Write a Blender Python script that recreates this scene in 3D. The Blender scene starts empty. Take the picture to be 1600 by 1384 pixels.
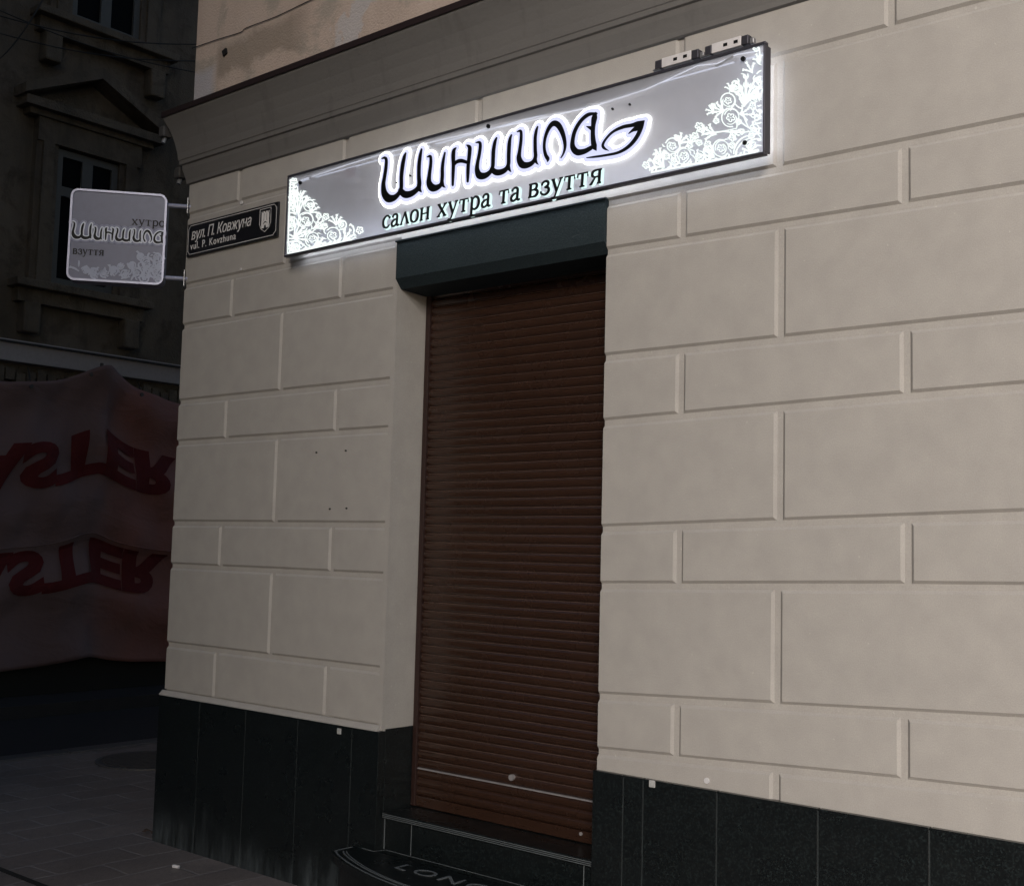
import bpy, bmesh, math, random
from mathutils import Vector, Matrix
random.seed(7)
S = bpy.context.scene
COL = S.collection

# ---------------------------------------------------------------- camera, sky, sun, exposure
CAM = Vector((5.491, -3.707, 1.55))
CR = Vector((0.76229, 0.64675, 0.0250)); CF = Vector((-0.6459, 0.7584, 0.08736)).normalized()
CR = (CR - CF * CR.dot(CF)).normalized(); CU = CR.cross(CF)
FPX = 1878.99                       # focal length in pixels of a 1600 px wide frame
cam = bpy.data.cameras.new('camera'); cam.sensor_width = 36; cam.lens = FPX / 1600 * 36
cam.clip_start = .05; cam.clip_end = 400
co = bpy.data.objects.new('camera', cam); COL.objects.link(co)
co.matrix_world = Matrix(((CR.x, CU.x, -CF.x, CAM.x), (CR.y, CU.y, -CF.y, CAM.y), (CR.z, CU.z, -CF.z, CAM.z), (0, 0, 0, 1)))
S.camera = co
SUN_EL, SUN_AZ = math.radians(20), math.radians(149)      # azimuth clockwise from +Y
world = bpy.data.worlds.new('World'); S.world = world; world.use_nodes = True
nt = world.node_tree; nt.nodes.clear()
sky = nt.nodes.new('ShaderNodeTexSky'); sky.sky_type = 'NISHITA'; sky.sun_disc = False
sky.sun_elevation = SUN_EL; sky.sun_rotation = SUN_AZ
bg = nt.nodes.new('ShaderNodeBackground'); bg.inputs[1].default_value = .036
wo = nt.nodes.new('ShaderNodeOutputWorld')
nt.links.new(sky.outputs[0], bg.inputs[0]); nt.links.new(bg.outputs[0], wo.inputs[0])
sl = bpy.data.lights.new('sun', 'SUN'); sl.energy = 1.8; sl.angle = math.radians(21); sl.color = (1, .93, .885)
so = bpy.data.objects.new('sun', sl); COL.objects.link(so)
sdir = Vector((math.sin(SUN_AZ) * math.cos(SUN_EL), math.cos(SUN_AZ) * math.cos(SUN_EL), math.sin(SUN_EL)))
so.rotation_euler = sdir.to_track_quat('Z', 'Y').to_euler(); so.location = sdir * 30
S.view_settings.view_transform = 'Standard'; S.view_settings.look = 'None'
S.view_settings.exposure = 1.5; S.view_settings.gamma = 1
S.render.engine = 'CYCLES'; S.cycles.max_bounces = 6; S.cycles.transparent_max_bounces = 12
S.cycles.use_denoising = True

# ---------------------------------------------------------------- survey helpers: where a sight line meets a known plane
def ray(px, py): return CF + CR * ((px - 800) / FPX) - CU * ((py - 692) / FPX)
def fac(px, py, y=0.0):
    d = ray(px, py); return CAM + d * ((y - CAM.y) / d.y)
def far(px, py, x=-6.0):
    d = ray(px, py); return CAM + d * ((x - CAM.x) / d.x)
def gnd(px, py, z=0.0):
    d = ray(px, py); return CAM + d * ((z - CAM.z) / d.z)

# ---------------------------------------------------------------- object helpers
def tag(o, label=None, cat=None, group=None, kind=None):
    for k, v in (('label', label), ('category', cat), ('group', group), ('kind', kind)):
        if v: o[k] = v
    return o
def empty(name, loc=(0, 0, 0), label=None, cat=None, group=None, mat=None):
    o = bpy.data.objects.new(name, None); COL.objects.link(o); o.empty_display_size = .1
    o.matrix_world = mat if mat is not None else Matrix.Translation(loc)
    return tag(o, label, cat, group)
def obj(name, bm, m, parent=None, smooth=False, world=True):
    """world=True: the mesh is in world coordinates; it is moved into its parent's space"""
    bmesh.ops.recalc_face_normals(bm, faces=bm.faces)
    if parent is not None and world:
        inv = abs_m(parent).inverted(); bmesh.ops.transform(bm, matrix=inv, verts=bm.verts)
    me = bpy.data.meshes.new(name); bm.to_mesh(me); bm.free()
    for mm in (m if isinstance(m, (list, tuple)) else [m]): me.materials.append(mm)
    if smooth:
        for p in me.polygons: p.use_smooth = True
    o = bpy.data.objects.new(name, me); COL.objects.link(o)
    if parent is not None: o.parent = parent
    return o
def abs_m(o):
    m = o.matrix_basis.copy()
    while o.parent is not None: o = o.parent; m = o.matrix_basis @ m
    return m
def base_of(bm):
    xs = [v.co for v in bm.verts]
    return Vector(((min(v.x for v in xs) + max(v.x for v in xs)) / 2, (min(v.y for v in xs) + max(v.y for v in xs)) / 2, min(v.z for v in xs)))
def lone(name, bm, m, label, cat, group=None, kind=None, smooth=False):
    """a thing that is one mesh, its origin at its base"""
    b = base_of(bm); bmesh.ops.translate(bm, vec=-b, verts=bm.verts)
    o = obj(name, bm, m, None, smooth); o.location = b
    return tag(o, label, cat, group, kind)
def BM(): return bmesh.new()
def box(bm, x0, y0, z0, x1, y1, z1, bev=0, mi=0):
    t = bmesh.new() if bev else bm
    v = [t.verts.new(p) for p in ((x0, y0, z0), (x1, y0, z0), (x1, y1, z0), (x0, y1, z0), (x0, y0, z1), (x1, y0, z1), (x1, y1, z1), (x0, y1, z1))]
    fs = [t.faces.new([v[i] for i in f]) for f in ((0, 3, 2, 1), (4, 5, 6, 7), (0, 1, 5, 4), (1, 2, 6, 5), (2, 3, 7, 6), (3, 0, 4, 7))]
    for f in fs: f.material_index = mi
    if bev:
        bmesh.ops.bevel(t, geom=t.edges[:], offset=bev, segments=2, affect='EDGES', profile=.5)
        me = bpy.data.meshes.new('t'); t.to_mesh(me); t.free(); bm.from_mesh(me); bpy.data.meshes.remove(me)
    return bm
def prism(bm, poly, vec, mi=0):
    """closed polygon (3-D points) pushed along vec"""
    vec = Vector(vec); n = len(poly)
    a = [bm.verts.new(p) for p in poly]; b = [bm.verts.new(Vector(p) + vec) for p in poly]
    fs = [bm.faces.new(a), bm.faces.new(b[::-1])]
    fs += [bm.faces.new((a[i], b[i], b[(i + 1) % n], a[(i + 1) % n])) for i in range(n)]
    for f in fs: f.material_index = mi
    return bm
def tube(bm, pts, r, n=8, cap=True):
    pts = [Vector(p) for p in pts]; rings = []
    for i, p in enumerate(pts):
        t = (pts[min(i + 1, len(pts) - 1)] - pts[max(i - 1, 0)]).normalized()
        a = t.cross(Vector((0, 0, 1)) if abs(t.z) < .9 else Vector((1, 0, 0))).normalized(); b = t.cross(a)
        rr = r[i] if isinstance(r, (list, tuple)) else r
        rings.append([bm.verts.new(p + (a * math.cos(2 * math.pi * k / n) + b * math.sin(2 * math.pi * k / n)) * rr) for k in range(n)])
    for p, q in zip(rings, rings[1:]):
        for k in range(n): bm.faces.new((p[k], p[(k + 1) % n], q[(k + 1) % n], q[k]))
    if cap: bm.faces.new(rings[0][::-1]); bm.faces.new(rings[-1])
    return bm
def crom(pts, step=5):
    """smooth curve through points of any dimension"""
    if len(pts) < 3: return [tuple(p) for p in pts]
    P = [pts[0]] + list(pts) + [pts[-1]]; out = []
    for i in range(1, len(P) - 2):
        for s in range(step):
            t = s / step; r = []
            for a, b, c, d in zip(P[i - 1], P[i], P[i + 1], P[i + 2]):
                r.append(.5 * (2 * b + (c - a) * t + (2 * a - 5 * b + 4 * c - d) * t * t + (3 * b - a - 3 * c + d) * t ** 3))
            out.append(tuple(r))
    return out + [tuple(pts[-1])]
def ribbon(bm, pts, y, th, cap=True, smooth=True, to=None, mi=0):
    """brush stroke in the (x,z) plane: pts = (x, z, half width); th thick, its front at y"""
    if smooth: pts = crom(pts)
    q = []
    for p in pts:
        if not q or math.hypot(p[0] - q[-1][0], p[1] - q[-1][1]) > 1e-5: q.append(p)
    if len(q) < 2: return
    def direc(i):
        a, b = q[max(i - 1, 0)], q[min(i + 1, len(q) - 1)]
        l = math.hypot(b[0] - a[0], b[1] - a[1]) or 1; return (b[0] - a[0]) / l, (b[1] - a[1]) / l
    sec = []
    d0, d1 = direc(0), direc(len(q) - 1)
    if cap:
        w = q[0][2]
        for a in (80, 60, 35, 15): c, s = math.cos(math.radians(a)), math.sin(math.radians(a)); sec.append((q[0][0] - d0[0] * w * s, q[0][1] - d0[1] * w * s, w * c, d0))
    for i, p in enumerate(q): sec.append((p[0], p[1], p[2], direc(i)))
    if cap:
        w = q[-1][2]
        for a in (15, 35, 60, 80): c, s = math.cos(math.radians(a)), math.sin(math.radians(a)); sec.append((q[-1][0] + d1[0] * w * s, q[-1][1] + d1[1] * w * s, w * c, d1))
    rows = []
    for x, z, w, d in sec:
        nx, nz = -d[1], d[0]
        c = [Vector((x + nx * w, y, z + nz * w)), Vector((x - nx * w, y, z - nz * w)), Vector((x - nx * w, y + th, z - nz * w)), Vector((x + nx * w, y + th, z + nz * w))]
        rows.append([bm.verts.new(to @ v if to is not None else v) for v in c])
    for a, b in zip(rows, rows[1:]):
        for k in range(4): bm.faces.new((a[k], a[(k + 1) % 4], b[(k + 1) % 4], b[k])).material_index = mi
    bm.faces.new(rows[0][::-1]).material_index = mi; bm.faces.new(rows[-1]).material_index = mi
def text_bm(body, size, depth=.002, shear=0, sx=1, space=1, offset=0):
    """built-in lettering as a mesh: x to the right, z up, front face at y=0"""
    c = bpy.data.curves.new('t', 'FONT'); c.body = body; c.size = size; c.extrude = depth / 2; c.shear = shear
    c.space_character = space; c.offset = offset; c.resolution_u = 4
    o = bpy.data.objects.new('t', c); COL.objects.link(o)
    me = bpy.data.meshes.new_from_object(o.evaluated_get(bpy.context.evaluated_depsgraph_get()))
    bm = bmesh.new(); bm.from_mesh(me)
    bpy.data.objects.remove(o); bpy.data.curves.remove(c); bpy.data.meshes.remove(me)
    for v in bm.verts: v.co = Vector((v.co.x * sx, -v.co.z + depth / 2, v.co.y))
    return bm
def width(bm): return max(v.co.x for v in bm.verts) - min(v.co.x for v in bm.verts)
def fit(bm, x0, x1, z0, y):
    """scale the lettering to lie between x0 and x1 on the line z0"""
    a = min(v.co.x for v in bm.verts); k = (x1 - x0) / width(bm)
    for v in bm.verts: v.co = Vector(((v.co.x - a) * k + x0, v.co.y + y, v.co.z + z0))
    return bm

# ---------------------------------------------------------------- materials
LED_POWER = 6.5
class Mat:
    def __init__(s, name, rough=.6, spec=.5, metal=0):
        s.m = bpy.data.materials.new(name); s.m.use_nodes = True; s.t = s.m.node_tree; s.t.nodes.clear()
        s.out = s.n('OutputMaterial'); s.b = s.n('BsdfPrincipled'); s.l(s.b.outputs[0], s.out.inputs[0])
        s.b.inputs['Roughness'].default_value = rough; s.b.inputs['Specular IOR Level'].default_value = spec; s.b.inputs['Metallic'].default_value = metal
        s.tc = s.n('TexCoord'); s.g = s.n('NewGeometry')
    def n(s, kind, **kw):
        x = s.t.nodes.new('ShaderNode' + kind)
        for k, v in kw.items(): setattr(x, k, v)
        return x
    def l(s, a, b): s.t.links.new(a, b)
    def pos(s, sc=(1, 1, 1)):
        m = s.n('Mapping'); m.inputs['Scale'].default_value = sc; s.l(s.g.outputs['Position'], m.inputs[0]); return m.outputs[0]
    def noise(s, scale, detail=4, rough=.55, vec=None, dist=0):
        x = s.n('TexNoise'); x.inputs['Scale'].default_value = scale; x.inputs['Detail'].default_value = detail; x.inputs['Roughness'].default_value = rough
        x.inputs['Distortion'].default_value = dist
        s.l(vec if vec is not None else s.g.outputs['Position'], x.inputs['Vector']); return x.outputs['Fac']
    def ramp(s, fac, stops, interp='LINEAR'):
        r = s.n('ValToRGB'); r.color_ramp.interpolation = interp; e = r.color_ramp.elements
        while len(e) < len(stops): e.new(.5)
        for el, (p, c) in zip(e, stops): el.position = p; el.color = (c, c, c, 1) if isinstance(c, (int, float)) else (*c, 1)
        s.l(fac, r.inputs[0]); return r.outputs[0]
    def mix(s, fac, a, b, mode='MIX'):
        x = s.n('Mix', data_type='RGBA', blend_type=mode)
        for sock, v in ((x.inputs[0], fac), (x.inputs[6], a), (x.inputs[7], b)):
            if isinstance(v, (int, float)): sock.default_value = v
            elif isinstance(v, tuple): sock.default_value = (*v, 1)
            else: s.l(v, sock)
        return x.outputs[2]
    def math(s, op, a, b=0, c=None):
        x = s.n('Math', operation=op)
        for sock, v in zip(x.inputs, (a, b, c)):
            if v is None: continue
            if isinstance(v, (int, float)): sock.default_value = v
            else: s.l(v, sock)
        return x.outputs[0]
    def sep(s):
        x = s.n('SeparateXYZ'); s.l(s.g.outputs['Position'], x.inputs[0]); return x.outputs
    def col(s, c):
        if isinstance(c, tuple): s.b.inputs['Base Color'].default_value = (*c, 1)
        else: s.l(c, s.b.inputs['Base Color'])
        return s
    def bump(s, h, strength=.3, dist=.01):
        x = s.n('Bump'); x.inputs['Strength'].default_value = strength; x.inputs['Distance'].default_value = dist
        s.l(h, x.inputs['Height']); s.l(x.outputs[0], s.b.inputs['Normal']); return s
    def rough(s, f): s.l(f, s.b.inputs['Roughness']); return s
def simple(name, c, rough=.6, metal=0, spec=.5, var=.15, scale=30):
    m = Mat(name, rough, spec, metal); f = m.noise(scale)
    m.col(m.mix(f, tuple(x * (1 - var) for x in c), tuple(x * (1 + var) for x in c))); return m.m
def glow(name, c, s):
    m = Mat(name); e = m.n('Emission'); e.inputs[0].default_value = (*c, 1); e.inputs[1].default_value = s
    m.l(e.outputs[0], m.out.inputs[0]); return m.m

def plaster_wall():
    m = Mat('cream painted plaster', .85, .25)
    f = m.noise(1.3, 6, .6); g = m.noise(9, 5); h = m.noise(160, 3, .6)
    c = m.mix(m.ramp(f, [(.25, 0), (.75, 1)]), (.409, .386, .352), (.418, .395, .361))
    c = m.mix(m.math('MULTIPLY', m.ramp(g, [(.52, 0), (.8, 1)]), .04), c, (.33, .305, .275))
    st = m.noise(2.2, 5, .7, m.pos((3.5, 3.5, .35)))
    c = m.mix(m.math('MULTIPLY', m.ramp(st, [(.55, 0), (.8, 1)]), .03), c, (.29, .275, .255))
    # paler, freshly rolled patches of paint on the right-hand blocks
    x, y, z = m.sep()
    pn = m.noise(1.1, 2, .4, m.pos((1, 1, 2.4)))
    pm = m.math('MULTIPLY', m.ramp(x, [(.0, 0), (1, 1)]), m.ramp(pn, [(.55, 0), (.57, 1)]))
    c = m.mix(m.math('MULTIPLY', pm, .07), c, (.49, .455, .41))
    gr = m.noise(300, 2, .7); c = m.mix(m.math('MULTIPLY', m.ramp(gr, [(.38, 1), (.62, 0)]), .34), c, (.27, .255, .24))
    c = m.mix(m.math('MULTIPLY', m.ramp(m.noise(330, 2, .7, m.pos((1, 1.3, .9))), [(.45, 0), (.7, 1)]), .30), c, (.56, .52, .47))
    gz = m.math('MULTIPLY', m.ramp(m.math('ADD', z, m.math('MULTIPLY', st, .5)), [(1.0, .3), (1.2, 0)]), m.ramp(g, [(.35, .3), (.65, 1)])); c = m.mix(gz, c, (.25, .235, .22))
    sp = m.ramp(m.noise(70, 1), [(.76, 0), (.78, 1)])
    c = m.mix(m.math('MULTIPLY', sp, .35), c, (.6, .57, .52))
    m.col(c); m.bump(m.math('ADD', m.math('MULTIPLY', h, .3), m.math('MULTIPLY', m.noise(6, 5), .05)), .35, .006)
    return m.m
def upper_plaster():
    m = Mat('weathered pink plaster', .9, .2)
    a = m.noise(.9, 6, .6, dist=.6); b = m.noise(2.6, 7, .65, dist=.5); v = m.noise(2.4, 5, .6, m.pos((2.6, 2.6, .45)))
    c = m.mix(m.ramp(a, [(.35, 0), (.65, 1)]), (.47, .375, .315), (.54, .44, .375))
    c = m.mix(m.math('MULTIPLY', m.ramp(v, [(.45, 0), (.7, 1)]), .5), c, (.37, .29, .235))
    c = m.mix(m.ramp(b, [(.53, 0), (.60, .9)]), c, (.37, .325, .275))
    c = m.mix(m.ramp(m.noise(1.7, 5, .6, dist=.3), [(.585, 0), (.6, .8)]), c, (.48, .46, .46))
    x, y, z = m.sep()
    # a dark damp band a little above the ledge and bare grey render right at it
    zz = m.math('ADD', z, m.math('MULTIPLY', m.math('SUBTRACT', b, .5), .35))
    band = m.math('MULTIPLY', m.ramp(m.math('SUBTRACT', zz, 3.9), [(.10, 0), (.14, 1), (.27, 1), (.33, 0)]), m.ramp(x, [(.16, 0), (.21, 1), (.8, 1), (.96, 0)]))
    c = m.mix(m.math('MULTIPLY', band, .75), c, (.27, .225, .18))
    gr = m.math('MULTIPLY', m.ramp(m.math('SUBTRACT', zz, 3.9), [(.20, 1), (.25, 0)]), m.ramp(x, [(.13, 1), (.19, 0)]))
    c = m.mix(m.math('MULTIPLY', gr, .85), c, (.42, .41, .44))
    m.col(c); m.bump(m.math('ADD', m.noise(90, 4), m.math('MULTIPLY', b, 2)), .5, .01); return m.m
def cornice_mat():
    m = Mat('grey brown painted moulding', .8, .3)
    f = m.noise(2.0, 6, .6, m.pos((.6, 2, 3))); 
    c = m.mix(f, (.115, .110, .105), (.168, .16, .15))
    st = m.noise(3, 5, .6, m.pos((4, 4, .4)))
    c = m.mix(m.math('MULTIPLY', m.ramp(st, [(.55, 0), (.75, 1)]), .4), c, (.075, .07, .066))
    m.col(c); m.bump(m.noise(60, 4), .25, .006); return m.m
def granite(name='polished black green granite', streaks=True):
    m = Mat(name, .16, .5)
    v = m.n('TexVoronoi'); v.inputs['Scale'].default_value = 170; m.l(m.g.outputs['Position'], v.inputs['Vector'])
    c = m.mix(m.ramp(v.outputs['Color'], [(.55, 0), (.95, 1)]), (.005, .0065, .007), (.015, .021, .0215))
    c = m.mix(m.ramp(m.noise(260, 2), [(.66, 0), (.72, 1)]), c, (.034, .042, .042))
    x, y, z = m.sep()
    r = m.n('MapRange'); r.inputs[1].default_value = .10; r.inputs[2].default_value = .72; r.inputs[3].default_value = .15; r.inputs[4].default_value = .38
    m.l(m.noise(5, 5), r.inputs[0]); rf = r.outputs[0]
    if streaks:   # dried splash marks rising from the pavement
        s1 = m.noise(5, 6, .7, m.pos((3, 3, .8))); hz = m.ramp(m.math('ADD', z, m.math('MULTIPLY', m.noise(1.6, 5, .6), .5)), [(.16, 1), (.50, 0)], 'EASE')
        k = m.math('MULTIPLY', hz, m.ramp(m.math('ADD', m.math('MULTIPLY', s1, .45), m.math('MULTIPLY', m.noise(26, 5, .7, m.pos((1, 1, .12))), .55)), [(.42, .08), (.62, 1)]))
        c = m.mix(m.math('MULTIPLY', k, .42), c, (.15, .18, .195))
        rf = m.math('ADD', rf, m.math('MULTIPLY', k, .5))
    m.col(c); m.rough(rf); m.bump(m.noise(4, 2), .04, .004); return m.m
def paving():
    m = Mat('worn stone paving', .62, .35)
    br = m.n('TexBrick'); br.offset = .5; br.inputs['Scale'].default_value = 1; br.inputs['Mortar Size'].default_value = .009; br.inputs['Mortar Smooth'].default_value = .4
    br.inputs['Brick Width'].default_value = .46; br.inputs['Row Height'].default_value = .23
    mp = m.n('Mapping'); mp.inputs['Rotation'].default_value = (0, 0, math.radians(90)); nz = m.n('TexNoise'); nz.inputs['Scale'].default_value = 1.5
    m.l(m.g.outputs['Position'], nz.inputs['Vector'])
    w = m.n('MixRGB'); w.blend_type = 'LINEAR_LIGHT'; w.inputs[0].default_value = .05
    m.l(m.g.outputs['Position'], w.inputs[1]); m.l(nz.outputs['Color'], w.inputs[2]); m.l(w.outputs[0], mp.inputs[0]); m.l(mp.outputs[0], br.inputs['Vector'])
    br.inputs['Color1'].default_value = (.155, .130, .118, 1); br.inputs['Color2'].default_value = (.21, .178, .162, 1); br.inputs['Mortar'].default_value = (.27, .25, .24, 1)
    a = m.noise(1.1, 6, .65); b = m.noise(40, 4, .7)
    c = m.mix(m.ramp(a, [(.35, .0), (.7, .6)]), br.outputs['Color'], (.10, .09, .088))
    c = m.mix(m.math('MULTIPLY', m.ramp(b, [(.45, 0), (.8, 1)]), .5), c, (.17, .15, .14))
    m.col(c); r = m.ramp(m.noise(3, 5), [(.3, .38), (.7, .75)]); m.rough(r)
    m.bump(m.math('SUBTRACT', m.math('MULTIPLY', b, .6), m.math('MULTIPLY', br.outputs['Fac'], .8)), .7, .012); return m.m
def asphalt():
    m = Mat('dark cobbled asphalt', .8, .3); f = m.noise(60, 5)
    m.col(m.mix(f, (.018, .017, .018), (.04, .038, .038))); m.bump(f, .6, .01); return m.m
def old_facade():
    m = Mat('sooty old plaster', .92, .15)
    a = m.noise(.8, 7, .65, dist=.5); b = m.noise(3.2, 7, .7, dist=.4); v = m.noise(2, 6, .65, m.pos((2.4, 2.4, .3)))
    c = m.mix(m.ramp(a, [(.3, 0), (.7, 1)]), (.085, .074, .060), (.15, .13, .105))
    c = m.mix(m.ramp(b, [(.5, 0), (.66, .9)]), c, (.07, .058, .047))
    c = m.mix(m.math('MULTIPLY', m.ramp(v, [(.5, 0), (.72, 1)]), .6), c, (.055, .05, .045))
    m.col(c); m.bump(m.math('ADD', m.math('MULTIPLY', b, 2), m.noise(50, 4)), .6, .02); return m.m
def shutter_mat():
    m = Mat('brown lacquered aluminium', .34, .5)
    f = m.noise(2, 5, .6, m.pos((.35, 1, 4))); s = m.noise(30, 5, .6, m.pos((.6, 1, 12)))
    c = m.mix(f, (.022, .0105, .0068), (.044, .0215, .0135)); c = m.mix(m.math('MULTIPLY', m.ramp(s, [(.5, 0), (.75, 1)]), .5), c, (.011, .0068, .005))
    m.col(c); m.rough(m.ramp(m.noise(6, 5), [(.3, .17), (.7, .32)])); return m.m
def housing_mat():
    m = Mat('dark teal sheet metal', .75, .2)
    f = m.noise(2.5, 6, .65); s = m.noise(5, 6, .7, m.pos((1, 1, 5)))
    c = m.mix(f, (.010, .017, .021), (.019, .030, .035)); c = m.mix(m.ramp(s, [(.66, 0), (.74, .5)]), c, (.11, .13, .135))
    c = m.mix(m.math('MULTIPLY', m.ramp(m.noise(180, 3, .7), [(.4, 0), (.7, 1)]), .5), c, (.045, .06, .065)); m.col(c); m.bump(m.math('ADD', m.noise(140, 3), m.noise(7, 3)), .25, .006); return m.m
def acrylic():
    m = Mat('clear edge lit acrylic', .1, .5)
    tr = m.n('BsdfTransparent'); tr.inputs[0].default_value = (.90, .91, .95, 1)
    di = m.n('BsdfTranslucent'); di.inputs[0].default_value = (.88, .90, .96, 1)
    d2 = m.n('BsdfDiffuse'); d2.inputs[0].default_value = (.84, .86, .92, 1)
    gl = m.n('BsdfGlossy'); gl.inputs['Roughness'].default_value = .04; gl.inputs[0].default_value = (.9, .9, .9, 1)
    sc = m.n('MixShader'); m.l(di.outputs[0], sc.inputs[1]); m.l(d2.outputs[0], sc.inputs[2])
    a = m.n('MixShader'); f = m.ramp(m.noise(2.3, 4), [(.3, .36), (.7, .50)]); m.l(f, a.inputs[0]); m.l(tr.outputs[0], a.inputs[1]); m.l(sc.outputs[0], a.inputs[2])
    b = m.n('MixShader'); b.inputs[0].default_value = .05; m.l(a.outputs[0], b.inputs[1]); m.l(gl.outputs[0], b.inputs[2])
    m.l(b.outputs[0], m.out.inputs[0]); return m.m
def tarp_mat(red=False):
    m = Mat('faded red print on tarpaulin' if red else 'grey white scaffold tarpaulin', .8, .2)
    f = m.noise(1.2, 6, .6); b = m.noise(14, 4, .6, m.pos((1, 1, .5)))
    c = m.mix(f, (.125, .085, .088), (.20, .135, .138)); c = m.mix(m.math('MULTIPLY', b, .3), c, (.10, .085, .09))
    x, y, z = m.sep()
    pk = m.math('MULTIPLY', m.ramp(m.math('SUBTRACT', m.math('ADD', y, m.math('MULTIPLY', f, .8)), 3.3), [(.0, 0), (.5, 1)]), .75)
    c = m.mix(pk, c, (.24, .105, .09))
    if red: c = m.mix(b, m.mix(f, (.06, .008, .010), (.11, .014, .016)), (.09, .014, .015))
    cr = m.n('TexVoronoi', feature='SMOOTH_F1'); cr.inputs['Scale'].default_value = 2.2; m.l(m.pos((1, 1, 1.7)), cr.inputs['Vector'])
    m.col(c); m.bump(m.math('ADD', m.math('MULTIPLY', m.noise(9, 5), .5), m.math('ADD', cr.outputs['Distance'], m.math('MULTIPLY', m.noise(1.7, 4, .55, m.pos((1, .8, 1.7)), 1.2), 2.2))), .28, .05); return m.m

M = dict(wall=plaster_wall(), upper=upper_plaster(), cornice=cornice_mat(), granite=granite(), granite_step=granite('polished step granite', False),
    paving=paving(), asphalt=asphalt(), old=old_facade(), shutter=shutter_mat(), housing=housing_mat(), acrylic=acrylic(), tarp=tarp_mat(), redprint=tarp_mat(True),
    flash=simple('dark brown sheet flashing', (.022, .013, .013), .5, 0),
    joint=simple('pale joint mortar', (.024, .031, .032), .7),
    joint2=simple('pale engraving and edge highlight', (.13, .145, .15), .45),
    black=simple('black enamel', (.009, .009, .011), .35), ink=simple('black vinyl lettering', (.003, .0035, .004), .55, 0, .3),
    white=simple('white enamel', (.72, .70, .68), .5), whitetile=simple('small worn white tile', (.40, .40, .39), .5, 0, .4, .3, 90), whitepl=simple('white plastic', (.62, .60, .60), .45),
    frame=simple('dark anodised frame', (.075, .073, .088), .45, .6), alu=simple('brushed pale aluminium', (.33, .34, .43), .42, .5),
    grey=simple('grey printed panel', (.092, .102, .175), .4), greyl=simple('pale grey print', (.36, .39, .50), .5),
    red=simple('dark red label', (.22, .02, .06), .5), steel=simple('zinc steel', (.35, .35, .36), .4, .7),
    slatedge=simple('slat edge highlight', (.075, .048, .038), .4, 0, .5, .6, 9), rail=simple('brown guide rail', (.024, .0105, .008), .4), bright=simple('bare aluminium edge', (.42, .40, .40), .4, .5),
    iron=simple('cast iron', (.055, .053, .053), .6), cable=simple('black cable', (.008, .008, .008), .6),
    winframe=simple('grey painted timber', (.08, .085, .085), .7), pane=simple('dark window glass', (.004, .005, .006), .5, 0, .04),
    dirt=simple('dry brown leaf', (.06, .035, .022), .8), paper=simple('white paper', (.6, .58, .58), .8),
    band=simple('grey blue render band', (.30, .29, .31), .85), dark=simple('dark opening', (.006, .006, .006), .9),
    kerb=simple('granite kerb', (.07, .068, .068), .6), rim=glow('lit acrylic edge', (1, .985, .90), 2.0), core=glow('lit acrylic core', (.66, .68, .95), .40),
    lace=glow('lit engraving', (.92, 1, .96), .40), capt=glow('lit caption edge', (.75, 1, .98), .40), led=glow('led strip light', (.80, .86, 1), .55), leds=glow('led spill light', (.80, .86, 1), LED_POWER), ledw=glow('led wire light', (.9, .93, 1), .7))

# ================================================================= setting
g = BM(); box(g, -90, -90, -.6, 90, 90, -.14); tag(obj('road', g, M['asphalt']), kind='structure')
g = BM(); box(g, -2.62, -8.5, -.139, 60, 60, 0); tag(obj('pavement', g, M['paving']), kind='structure')
g = BM()
for i in range(-8, 24):
    box(g, -2.78, i * 1.0 + .004, -.139, -2.624, i * 1.0 + .996, .012, .012)
tag(obj('kerb', g, M['kerb']), kind='structure')
g = BM(); box(g, -60, -30, -.139, -5.3, 60, -.02); tag(obj('far_pavement', g, M['asphalt']), kind='structure')
# long narrow drain joint in the paving
g = BM(); box(g, -2.5, -.845, .0, 1.6, -.815, .004); tag(obj('drain_channel', g, M['dark']), kind='structure')

# ================================================================= corner building
XL, XD0, XD1, XR = -.012, 1.632, 2.79, 9.0
BT = 3.477                         # foot of the cornice
B = empty('corner_building', (0, 0, 0), 'cream corner building with grooved plaster blocks, black granite base and dark cornice', 'building')
GD, BV, GH = .0085, .0155, .0060
def zl(tab, x): return tab[0] if x < XD0 + .01 else (tab[1] + (tab[2] - tab[1]) * (x - 2.8) / 1.53 if x < 4.6 else tab[1] + (tab[2] - tab[1]) * (4.6 - 2.8) / 1.53)
# height of every groove: left of the door, right of the door at 2.80 m and at 4.33 m
GR = [(3.297, 3.296, 3.288), (2.912, 2.894, 2.890), (2.691, 2.702, 2.679), (2.282, 2.287, 2.287), (2.064, 2.036, 2.072), (1.638, 1.631, 1.686), (1.414, 1.417, 1.473), (1.004, 1.006, 1.083), (.775, .804, .873)]
def block(bm, x0, x1, zb0, zb1, zt0, zt1, bev):
    """bev: bevelled left, right, bottom, top"""
    l, r, b, t = (1 if k else 0 for k in bev)
    o = [(x0 + GH * l, zb0 + GH * b), (x1 - GH * r, zb1 + GH * b), (x1 - GH * r, zt1 - GH * t), (x0 + GH * l, zt0 - GH * t)]
    i = [(x0 + (GH + BV) * l, zb0 + (GH + BV) * b), (x1 - (GH + BV) * r, zb1 + (GH + BV) * b), (x1 - (GH + BV) * r, zt1 - (GH + BV) * t), (x0 + (GH + BV) * l, zt0 - (GH + BV) * t)]
    ov = [bm.verts.new((x, GD + .004, z)) for x, z in o]; iv = [bm.verts.new((x, 0, z)) for x, z in i]
    bm.faces.new(iv); bm.faces.new(ov[::-1])
    for k in range(4): bm.faces.new((ov[k], ov[(k + 1) % 4], iv[(k + 1) % 4], iv[k]))
w = BM()
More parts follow.
